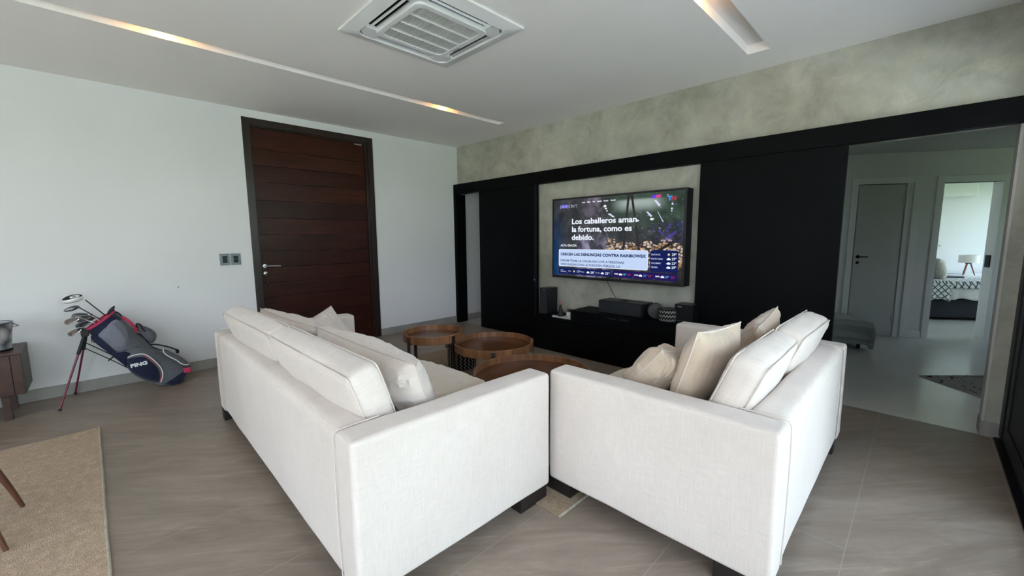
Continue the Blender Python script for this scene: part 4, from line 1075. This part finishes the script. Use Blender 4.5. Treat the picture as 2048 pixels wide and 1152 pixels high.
E_white = mat_emit('screen_white', (.80, .85, .95), 1.0); E_card = mat_emit('screen_card', (.50, .62, .86), 1.0); E_cardedge = mat_emit('screen_card_edge', (.80, .88, 1.0), 1.0)
E_navy = mat_emit('screen_navy', (.008, .014, .09), 1.0); E_ink = mat_emit('screen_ink', (.02, .035, .11), 1.0); E_ink2 = mat_emit('screen_ink_light', (.05, .075, .18), 1.0)
E_cyan = mat_emit('screen_cyan', (.10, .42, .80), 1.0); E_red = mat_emit('screen_red', (.42, .03, .07), 1.0); E_soft = mat_emit('screen_soft_white', (.50, .53, .72), 1.0)
E_sun = mat_emit('screen_sun', (.85, .80, .40), 1.0); E_violet = mat_emit('screen_violet', (.07, .05, .60), 1.0); E_pink = mat_emit('screen_pink', (.60, .06, .22), 1.0); E_logoblue = mat_emit('screen_logo_blue', (.05, .30, .95), 1.0)
def scr_text(s, y, z, size, m, w=None, bold=.0, shear=0, parent=None):
    M = TS @ Matrix.Translation((-y, z, 0))
    return text_obj('screen_lettering', s, m, parent or scr, size, M, fit=w, bold=bold, depth=.0002)
def scr_shape(name, polys, m, d=.0003, parent=None):
    bm = NB()
    for poly in polys:
        a = [bm.verts.new((TX + .0036 - d, p[0], p[1])) for p in poly]
        bm.faces.new(a)
    return obj(name, bm, m, parent or scr, smooth=False)
def srect(y0, y1, z0, z1, r=.012): 
    return [((y0 + y1) / 2 + x, (z0 + z1) / 2 + z) for x, z in rrect(abs(y1 - y0) / 2, (z1 - z0) / 2, r)]
def disc(y, z, r, rz=None, n=14): return [(y + r * math.cos(2 * PI * k / n), z + (rz or r) * math.sin(2 * PI * k / n)) for k in range(n)]
scr_shape('headline_card_edge', [srect(3.215, 2.034, 1.046, 1.256, .018)], E_cardedge, 0)
scr_shape('headline_card', [srect(3.210, 2.039, 1.052, 1.251, .015)], E_card, .0004)
scr_shape('weather_card', [srect(2.012, 1.716, 1.038, 1.260, .022)], E_navy, 0)
scr_shape('weather_bar', [srect(3.214, 2.470, .952, 1.028, .016)], E_navy, 0)
scr_shape('weather_bar', [srect(2.452, 1.715, .952, 1.028, .016)], mat_emit('screen_navy_violet', (.016, .010, .09), 1.0), 0)
scr_text('Los caballeros aman', 3.018, 1.556, .088, E_white, .845, .0022)
scr_text('la fortuna, como es', 3.016, 1.464, .088, E_white, .787, .0022)
scr_text('debido.', 3.020, 1.368, .088, E_white, .312, .0022)
scr_shape('clock_box', [srect(3.182, 3.084, 1.748, 1.792, .004)], E_violet, 0)
scr_text('(10:31)', 3.197, 1.753, .046, E_soft, .118, .0004); scr_text('C 24.1\u00b0)', 3.070, 1.753, .046, E_soft, .125, .0002)
for s, a, b_ in (('Portada', 2.872, 2.833), ('Pol\u00edtica', 2.806, 2.758), ('Show', 2.728, 2.696), ('Deportivo', 2.667, 2.607), ('Econom\u00eda', 2.582, 2.524), ('Buscador', 2.493, 2.429)): scr_text(s, a, 1.795, .020, E_white, a - b_, .0008)
scr_shape('channel_mark', [[(2.015, 1.790), (2.007, 1.820), (1.965, 1.820), (1.972, 1.790)]], mat_emit('screen_mark_violet', (.12, .05, .75), 1.0), 0)
scr_shape('channel_mark', [[(1.972, 1.790), (1.965, 1.820), (1.912, 1.820), (1.920, 1.793)]], E_pink, 0)
scr_text('T', 1.848, 1.757, .058, E_logoblue, .048, .0030); scr_text('N', 1.806, 1.757, .055, E_red, .048, .0024)
scr_text('ALTA GRACIA', 3.188, 1.289, .035, E_white, .243, .0007)
scr_text('CRECEN LAS DENUNCIAS CONTRA RAINBOWEX', 3.187, 1.180, .044, E_ink, 1.132, .0020)
scr_text('DREAM TEAM, LA CAUSA INCLUYE A PERSONAS', 3.187, 1.106, .035, E_ink2, .876, .0007)
scr_text('VINCULADAS CON LA FUNCI\u00d3N P\u00daBLICA, LA', 3.187, 1.060, .035, E_ink2, .830, .0007)
def cloud(y, z, k=1.0): return [disc(y, z + .009 * k, .012 * k), disc(y + .013 * k, z + .006 * k, .008 * k), disc(y - .012 * k, z + .006 * k, .009 * k), [(y + .018 * k, z - .002 * k), (y + .018 * k, z + .006 * k), (y - .019 * k, z + .006 * k), (y - .019 * k, z - .002 * k)]]
def sun(y, z): 
    out = [disc(y, z, .009)]
    for k in range(8):
        a = k * PI / 4; out.append([(y + .012 * math.cos(a - .12), z + .012 * math.sin(a - .12)), (y + .012 * math.cos(a + .12), z + .012 * math.sin(a + .12)), (y + .018 * math.cos(a), z + .018 * math.sin(a))])
    return out
for i, (s, w, tmp, z) in enumerate((('SANTA FE', .098, '29\u00b0', 1.207), ('SANTA ROSA', .127, '29\u00b0', 1.164), ('TUCUM\u00c1N', .105, '23\u00b0', 1.119), ('VIEDMA', .076, '29\u00b0', 1.077))):
    scr_text(s, 2.001, z, .024, E_soft, w, .0003); scr_text(tmp, 1.781, z - .001, .036, E_white, .048, .0005)
    if i == 0: scr_shape('sun_icon', sun(1.813, z + .011), E_sun, .0003)
    else: scr_shape('cloud_icon', cloud(1.813, z + .001), E_white, .0003)
scr_text('BUENOS', 3.186, .992, .016, E_soft, .043, .0002); scr_text('AIRES', 3.186, .976, .016, E_soft, .088, .0002)
for s, a, w in (('9 hs', 3.067, .05), ('14 hs', 2.886, .066), ('21 hs', 2.672, .066)): scr_text(s, a, .982, .022, E_soft, w * .8, .0003)
for s, a, w in (('17\u00b0', 2.936, .046), ('28\u00b0', 2.745, .058), ('23\u00b0', 2.547, .058)): scr_text(s, a, .976, .036, E_white, w, .0003)
scr_shape('sun_icon', sun(2.980, .990), E_sun, .0003); scr_shape('cloud_icon', cloud(2.780, .979), E_white, .0003); scr_shape('cloud_icon', cloud(2.584, .979), E_white, .0003)
for s, a in (('DOM', 2.427), ('LUN', 2.185), ('MAR', 1.946)): scr_text(s, a, .984, .022, E_white, .044, .0006)
for a in (2.352, 2.115, 1.872): scr_shape('cloud_icon', cloud(a, .980), E_white, .0003)
for s, a in (('18\u00b0', 2.320), ('21\u00b0', 2.080), ('20\u00b0', 1.844)): scr_text(s, a, .979, .032, E_cyan, .042, .0003)
for s, a in (('28\u00b0', 2.268), ('29\u00b0', 2.026), ('25\u00b0', 1.782)): scr_text(s, a, .979, .030, E_red, .042, .0003)
for a in (3.08, 2.895, 2.685, 2.202, 1.962): scr_shape('tick', [[(a, .958), (a, .966), (a - .003, .966), (a - .003, .958)]], E_soft, .0003)
scr_shape('coin_glint', [disc(2.566, 1.742, .020, .013), disc(2.552, 1.715, .014, .010), disc(2.538, 1.688, .010, .008), disc(2.165, 1.568, .018, .010), disc(2.005, 1.578, .023, .012)], mat_emit('screen_coin', (.72, .74, .74), 1.0), 0)
scr_shape('sheet_glint', [disc(1.795, 1.72, .010), disc(1.80, 1.675, .010), disc(1.80, 1.652, .007), disc(1.845, 1.81, .006), [(1.99, 1.77), (1.965, 1.77), (1.915, 1.715), (1.935, 1.70)], [(2.075, 1.66), (2.05, 1.655), (2.00, 1.61), (2.02, 1.60)], [(1.95, 1.655), (1.945, 1.655), (1.878, 1.545), (1.888, 1.545)], [(2.53, 1.655), (2.50, 1.66), (2.44, 1.62), (2.46, 1.612)]], mat_emit('screen_glint', (.60, .62, .82), 1.0), 0)

# ------------------------------------------------------------------ cabinet and bucket by the white wall
cr = thing('credenza', 'dark walnut low cabinet against the white wall behind the golf bag', 'cabinet', (-.505, 4.985, 0))
Z0, Z1 = .20, .522
bm = NB(); box(bm, -1.55, -.001, .012, .455, Z0, Z1, bev=.003); obj('cabinet_body', bm, M_credwood, cr)
bm = NB(); box(bm, -1.56, .004, .0, .46, Z1, Z1 + .020, bev=.004); obj('cabinet_top', bm, M_credwood, cr)
bx('end_panel', M_credside, cr, -.004, .004, .012, .45, Z0, Z1, bev=.001)
bx('front_stile', M_credwood, cr, -.052, 0, .0, .014, Z0, Z1, bev=.002)
for x in (-.575, -1.10): bx('door', M_credwood, cr, x, x + .520, .0, .014, Z0 + .003, Z1 - .006, bev=.003)
for x in (-.132, -1.48):
    for y in (.035, .36): bx('leg', M_credwood, cr, x, x + .045, y, y + .045, 0, Z0, bev=.003)
def mat_galv():
    m, n, l, b = base_mat('hammered_zinc', (.5, .5, .5), .42, .55)
    v = coord(n, l); vo = tex(n, 'ShaderNodeTexVoronoi', Scale=14.0); l.new(v, vo.inputs['Vector'])
    l.new(ramp(n, l, vo.outputs['Distance'], [(.0, (.82, .82, .83)), (.45, (.50, .50, .52)), (.8, (.16, .16, .17))]), b.inputs['Base Color'])
    bump(n, l, b, vo.outputs['Distance'], .5, .006); return m
bk = thing('metal_bucket', 'silver mottled metal bucket with wire handle on the cabinet', 'bucket', (-.655, 5.16, .542))
bm = NB(); lathe(bm, [(0, .0), (.098, 0), (.102, .008), (.098, .012), (.122, .215), (.125, .222), (.121, .224), (.116, .215), (.092, .014), (0, .014)], 48); obj('bucket_body', bm, mat_galv(), bk)
bm = NB(); lathe(bm, [(.098, .0), (.106, 0), (.106, .014), (.098, .016)], 48); obj('base_ring', bm, M_blacksat, bk)
bm = NB(); lathe(bm, [(.121, .218), (.127, .220), (.127, .226), (.121, .228)], 48); obj('bucket_rim', bm, M_gunmetal, bk)
bm = NB(); tube(bm, [(.112, -.03, .224), (.150, -.005, .188), (.116, .025, .176), (.112, .03, .222)], .0035, 6); tube(bm, [(.112, .0, .214), (.126, 0, .20)], .006, 6); obj('handle', bm, M_gunmetal, bk)

# ------------------------------------------------------------------ dining chair at the left edge
ch = thing('dining_chair', 'reddish wooden chair with splayed tapered legs on the jute rug', 'chair', (-.665, 3.07, .008))
for sx, sy, tx, ty in ((1, 1, .262, .215), (1, -1, .247, -.215), (-1, 1, -.25, .21), (-1, -1, -.25, -.21)):
    bm = NB(); tube(bm, smooth_path([(tx, ty, 0), (tx * .88, ty * .92, .13), (tx * .70, ty * .84, .30), (tx * .62, ty * .80, .43)], 4), [.013 + .0045 * min(k, 12) / 4 for k in range(13)], 14, squash=.7); obj('leg', bm, M_chairwood, ch)
sb('seat', mat_fabric('oatmeal_seat_cloth', (.45, .40, .34), (.38, .33, .28), 260), ch, -.23, .23, -.23, .23, .42, .48, r=.02, k=(8, 8, 3), bulge=(0, 0, .012))
bm = NB()
for y in (-.2, .2): tube(bm, smooth_path([(-.17, y, .42), (-.22, y, .62), (-.27, y * .96, .82)]), .015, 12)
obj('back_post', bm, M_chairwood, ch)
bm = softbox(.03, .44, .14, r=.012, k=(2, 8, 3)); tf(bm, Matrix.Translation((-.26, 0, .77)) @ RY(-12)); obj('backrest', bm, M_chairwood, ch)

# ------------------------------------------------------------------ golf bag and clubs
M_bagnavy = mat_fabric('navy_bag_cloth', (.012, .016, .050), (.008, .011, .036), 180, rough=.7)
M_baggrey = mat_fabric('heather_grey_bag', (.125, .132, .150), (.085, .092, .105), 150, rough=.7)
M_baglight = mat_fabric('silver_grey_bag', (.20, .205, .25), (.165, .17, .21), 150, rough=.65)
M_pink = mat_noise('magenta_trim', (.45, .02, .075), (.55, .035, .11), 20, .6, bmp=.1)
M_maroon = mat_noise('maroon_lacquer', (.10, .010, .028), (.22, .018, .05), 40, .35, bmp=0)
M_bagblack = mat_noise('black_webbing', (.006, .006, .008), (.012, .012, .015), 60, .7, bmp=.2)
M_whitetrim = mat_noise('white_trim', (.78, .76, .74), (.72, .70, .68), 20, .6, bmp=0)
gb = thing('golf_bag', 'navy and grey golf stand bag leaning on two thin legs', 'golf bag', (0, 0, 0))
secs = [((.061, .769), (-.133, .622)), ((.082, .738), (-.112, .588)), ((.107, .700), (-.090, .548)), ((.150, .628), (-.045, .470)), ((.195, .552), (.0, .398)), ((.240, .470), (.045, .330)),
        ((.290, .400), (.095, .258)), ((.350, .330), (.160, .175)), ((.425, .265), (.215, .100)), ((.500, .205), (.265, .045)), ((.545, .158), (.305, .012)), ((.552, .110), (.325, .004)), ((.520, .060), (.345, .003)), ((.505, .020), (.360, .003))]
YB = 5.19
def bag_body(bm, s0, s1, inset=0.0):
    seg = 28; rings = []
    for i in range(s0, s1 + 1):
        (ux, uz), (lx, lz) = secs[i]; c_ = Vector(((ux + lx) / 2, YB, (uz + lz) / 2)); a = Vector(((ux - lx) / 2, 0, (uz - lz) / 2))
        w = .125 if i < 6 else .135 if i < 11 else .125
        k = 1 - inset / a.length
        rings.append([bm.verts.new(c_ + a * k * math.copysign(abs(math.cos(t)) ** .85, math.cos(t)) + Vector((0, (w - inset) * math.copysign(abs(math.sin(t)) ** .85, math.sin(t)), 0))) for t in [2 * PI * q / seg for q in range(seg)]])
    for a, b_ in zip(rings, rings[1:]):
        for q in range(seg): bm.faces.new((a[q], a[(q + 1) % seg], b_[(q + 1) % seg], b_[q]))
    return rings
bm = NB(); rg = bag_body(bm, 0, 2); obj('collar', bm, M_bagnavy, gb)
bm = NB(); rg = bag_body(bm, 2, 10); obj('bag_body', bm, M_baggrey, gb)
bm = NB(); rg = bag_body(bm, 10, 13); bm.faces.new(rg[-1]); obj('boot', bm, M_bagnavy, gb)
bm = NB(); rg = bag_body(bm, 0, 2, .008)
bm.faces.new(rg[-1])
obj('bag_lining', bm, M_pink, gb)
bm = NB()
(ux, uz), (lx, lz) = secs[0]; cc_ = Vector(((ux + lx) / 2, YB, (uz + lz) / 2)); aa_ = Vector(((ux - lx) / 2, 0, (uz - lz) / 2))
tube(bm, [cc_ + aa_ * math.cos(t) + Vector((0, .125 * math.sin(t), 0)) for t in [2 * PI * k / 40 for k in range(41)]], .009, 8, cap=False); obj('bag_rim', bm, M_pink, gb)
bm = NB(); tube(bm, [cc_ + aa_ * .96 + Vector((0, 0, 0)), cc_ - aa_ * .96], .007, 8); tube(bm, [cc_ + Vector((0, .12, 0)), cc_ - Vector((0, .12, 0))], .007, 8); obj('divider', bm, M_pink, gb)
FY = Matrix(((1, 0, 0, 0), (0, 0, -1, 0), (0, 1, 0, 0), (0, 0, 0, 1)))      # 2D (x, z) outline, height towards the camera (-y)
def panel(name, poly, y, h, m, n=4, par=gb, power=.5):
    cp = closed_path([(a, b_, 0) for a, b_ in poly], n); bm = NB()
    puff(bm, [(p.x, p.y) for p in cp], Matrix.Translation((0, y, 0)) @ FY, h, mat=0, power=power); return obj(name, bm, m, par)
panel('silver_panel', [(-.070, .590), (-.004, .690), (.055, .712), (.116, .640), (.142, .530), (.150, .460), (.130, .415), (.045, .400), (-.020, .490)], YB - .090, .050, M_baglight)
panel('side_panel_seam', [(-.035, .575), (.010, .655), (.050, .672), (.100, .600), (.125, .500), (.110, .450), (.045, .440), (-.005, .510)], YB - .131, .018, M_baggrey if False else M_baglight, power=.4)
pk = panel('ball_pocket', [(.098, .266), (.112, .335), (.164, .352), (.220, .343), (.273, .279), (.316, .201), (.325, .131), (.309, .064), (.255, .070), (.182, .126), (.122, .198)], YB - .112, .052, M_bagnavy, 5)
bm = NB(); tube(bm, smooth_path([(.108, YB - .122, .347), (.164, YB - .136, .364), (.224, YB - .140, .355), (.281, YB - .142, .289), (.325, YB - .140, .206), (.335, YB - .136, .131), (.316, YB - .122, .060)]), .005, 6); obj('piping', bm, M_whitetrim, pk)
bm = NB(); tube(bm, smooth_path([(.220, YB - .130, .346), (.272, YB - .131, .280), (.315, YB - .131, .201), (.324, YB - .130, .131), (.306, YB - .118, .064)]), .0035, 6); obj('piping', bm, M_pink, pk)
bm = NB(); tube(bm, smooth_path([(.045, YB - .118, .398), (.10, YB - .122, .412), (.16, YB - .12, .432), (.205, YB - .115, .425)]), .003, 6); obj('stitch_line', bm, M_bagblack, gb)
TM = Matrix.Translation((.120, YB - .163, .256)) @ RY(-4.5) @ Matrix(((1, 0, 0, 0), (0, 0, -1, 0), (0, 1, 0, 0), (0, 0, 0, 1)))
text_obj('pocket_lettering', 'PING', mat_noise('white_stitching', (.80, .80, .80), (.76, .76, .76), 20, .6, bmp=0), pk, .044, TM, fit=.116, bold=.0022, depth=.002)
panel('navy_gusset', [(-.108, .560), (-.070, .585), (.020, .420), (.100, .405), (.150, .370), (.105, .345), (.095, .250), (.075, .285), (-.02, .425)], YB - .118, .012, M_bagnavy, 3)
panel('lower_pocket', [(.365, .360), (.430, .316), (.515, .232), (.558, .158), (.545, .138), (.472, .182), (.414, .250), (.368, .305)], YB - .06, .030, M_baggrey, 4)
bm = NB(); tube(bm, smooth_path([(.363, YB - .085, .374), (.366, YB - .092, .331), (.402, YB - .096, .285), (.448, YB - .096, .243), (.487, YB - .096, .196), (.520, YB - .092, .176), (.545, YB - .08, .176)]), .005, 6); obj('piping', bm, M_whitetrim, gb)
bm = NB(); box(bm, .492, .552, YB - .128, YB - .10, .105, .152, bev=.006); obj('pink_tab', bm, M_pink, gb)
panel('lift_handle', [(.012, .745), (.028, .790), (.068, .822), (.062, .785), (.055, .752)], YB - .03, .018, M_bagblack, 3)
bm = NB(); tube(bm, smooth_path([(.055, YB - .02, .772), (.085, YB - .03, .750), (.107, YB - .03, .715)]), .012, 8, squash=.5)
tube(bm, smooth_path([(.190, YB - .04, .545), (.215, YB - .03, .525), (.25, YB - .02, .47), (.275, YB - .02, .415)]), .012, 8, squash=.5)
tube(bm, smooth_path([(.255, YB - .03, .415), (.30, YB - .04, .418), (.36, YB - .04, .395), (.43, YB - .03, .355), (.47, YB - .03, .322), (.47, YB - .02, .300)]), [.010] * 30 + [.018] * 11, 8, squash=.7)
tube(bm, smooth_path([(.275, YB - .05, .405), (.33, YB - .07, .368), (.37, YB - .08, .345)]), .006, 8)
obj('carry_strap', bm, M_bagblack, gb)
bm = NB(); tube(bm, smooth_path([(.107, YB - .035, .712), (.145, YB - .055, .672), (.175, YB - .06, .62), (.195, YB - .05, .560)]), .019, 10, squash=.55); obj('pink_strap', bm, M_pink, gb)
panel('strap_pad', [(.200, .610), (.250, .600), (.305, .556), (.331, .505), (.318, .450), (.285, .425), (.245, .470), (.215, .530)], YB - .01, .040, M_baggrey, 4)
bm = NB(); tube(bm, smooth_path([(.192, YB - .05, .600), (.20, YB - .06, .635), (.225, YB - .06, .62), (.232, YB - .055, .585), (.25, YB - .05, .555)]), .008, 8); obj('strap_buckle', bm, M_bagblack, gb)
bm = NB(); tube(bm, smooth_path([(-.09, YB - .12, .575), (-.105, YB - .125, .545), (-.092, YB - .13, .528), (-.080, YB - .125, .548), (-.088, YB - .12, .572)]), .003, 6); obj('cord_loop', bm, M_bagblack, gb)
# legs of the stand
for nm, a, b_ in (('front', Vector((-.138, YB - .10, .610)), Vector((-.342, 4.975, .008))), ('rear', Vector((-.132, YB + .06, .600)), Vector((-.262, 5.430, .008)))):
    bm = NB(); m_ = a.lerp(b_, .28); tube(bm, [a, m_], .013, 10); lg = obj('leg', bm, M_bagblack, gb)
    bm = NB(); tube(bm, [m_, b_.lerp(a, .02)], [.008, .007], 10); obj('leg_tube', bm, M_maroon, lg)
    bm = NB(); tube(bm, [b_.lerp(a, .025), b_], [.010, .012], 10); obj('rubber_foot', bm, M_bagblack, lg)
bm = NB(); box(bm, -.165, -.115, YB - .12, YB + .08, .585, .635, bev=.008); obj('leg_bracket', bm, M_bagblack, gb)
bm = NB(); tube(bm, [(-.175, YB - .11, .505), (-.01, YB - .14, .362), (.10, YB - .10, .246)], .004, 6); tube(bm, [(-.150, YB + .05, .506), (.0, YB + .02, .372), (.10, YB + .02, .262)], .004, 6); tube(bm, [(-.02, YB - .13, .345), (.03, YB - .12, .385)], .006, 6); obj('stand_rod', bm, M_bagblack, gb)
# clubs
M_shaft = mat_noise('black_club_shaft', (.008, .008, .010), (.015, .015, .018), 9, .3, bmp=0)
M_whitehead = mat_noise('white_club_crown', (.82, .82, .82), (.78, .78, .79), 9, .2, bmp=0)
M_pewter = mat_noise('pewter_club_head', (.25, .26, .28), (.36, .37, .39), 12, .25, metal=.9, bmp=0)
def club_shaft(t, a, b_, r=.0048, m=M_shaft):
    bm = NB(); tube(bm, [a, b_], [r, r * 1.25], 10); return obj('shaft', bm, m, t)
inside = Vector((.20, YB, .40))
def ellipsoid(bm, c_, M3, sx, sy, sz, n=18, p=1.0):
    prof = [(max(math.cos(a), 0) ** p, math.sin(a)) for a in [-PI / 2 + PI * k / n for k in range(n + 1)]]
    lathe(bm, prof, 28, M=Matrix.Translation(c_) @ M3 @ Matrix.Diagonal((sx, sy, sz, 1)))
dv = thing('golf_club', 'white headed driver, topmost club in the golf bag', 'golf club', (0, 0, 0), 0, 'clubs in the golf bag')
bm = NB(); MH = RY(-14)
ellipsoid(bm, (-.186, YB, .905), MH, .068, .055, .032); head = obj('head', bm, M_whitehead, dv)
bm = NB(); ellipsoid(bm, (-.188, YB - .004, .917), MH, .063, .050, .026); obj('crown_band', bm, M_bagblack, head)
bm = NB(); ellipsoid(bm, (-.178, YB - .030, .925), MH, .038, .026, .0155); obj('crown_oval', bm, M_whitehead, head)
bm = NB(); ellipsoid(bm, (-.178, YB - .046, .929), MH, .016, .012, .010); obj('crown_badge', bm, M_pewter, head)
bm = NB(); tube(bm, [(-.135, YB, .915), (-.112, YB, .893)], [.013, .008], 10); obj('hosel', bm, M_whitehead, dv)
club_shaft(dv, (-.116, YB, .897), (.10, YB + .01, .595))
fw = thing('golf_club', 'dark grey fairway wood just below the white driver', 'golf club', (0, 0, 0), 0, 'clubs in the golf bag')
bm = NB(); ellipsoid(bm, (-.200, YB - .01, .826), RY(-18), .052, .042, .021); obj('head', bm, M_pewter, fw)
bm = NB(); tube(bm, [(-.165, YB, .838), (-.150, YB, .824)], [.012, .006], 10); obj('hosel', bm, M_pewter, fw)
club_shaft(fw, (-.154, YB, .828), (.06, YB + .03, .60))
irons = [(-.198, -.045, .730, -16, 'shiny iron nearest the wall side at the middle of the clubs', 1), (-.155, .05, .752, -5, 'iron lying highest among the grey irons', 0), (-.130, -.02, .735, -10, 'iron tucked behind the shiny iron', 0), (-.115, .03, .708, -20, 'iron in the centre of the club cluster', 0),
         (-.190, -.05, .632, -28, 'iron lowest of all the clubs', 1), (-.140, .0, .680, -22, 'iron just above the lowest club', 0)]
for x, dy, z, ry, lb, shiny in irons:
    t = thing('golf_club', lb, 'golf club', (0, 0, 0), 0, 'clubs in the golf bag')
    M_i = Matrix.Translation((x, YB + dy, z)) @ RY(ry) @ RX(18) @ Matrix.Scale(1.22, 4)
    out = [(-.046, -.006), (-.040, .016), (-.018, .023), (.012, .018), (.036, .008), (.040, -.002), (.020, -.014), (-.020, -.020), (-.040, -.018)]
    cp = closed_path([(a, b_, 0) for a, b_ in out], 4)
    bm = NB(); M6 = M_i @ FY; loops = [[M6 @ Vector((p.x * s, p.y * s, hh)) for p in cp] for s, hh in ((.93, -.006), (1, -.004), (1, .004), (.93, .007), (.72, .007), (.66, .002))]
    vs = [[bm.verts.new(q) for q in lp] for lp in loops]; n_ = len(vs[0])
    for a, b_ in zip(vs, vs[1:]):
        for i in range(n_): bm.faces.new((a[i], a[(i + 1) % n_], b_[(i + 1) % n_], b_[i]))
    bm.faces.new(vs[0]); bm.faces.new(vs[-1])
    obj('head', bm, M_chrome if shiny else M_pewter, t)
    hp = M_i @ Vector((.036, 0, .004)); sh = Vector((hp.x + .055, YB + dy * .7, hp.z - .045))
    bm = NB(); tube(bm, [hp, hp.lerp(sh, .45)], [.0075, .006], 10); obj('hosel', bm, M_chrome, t)
    club_shaft(t, hp.lerp(sh, .4), Vector((max(sh.x + .06, .0), YB + dy * .6, sh.z - .085)), .004, M_steel)
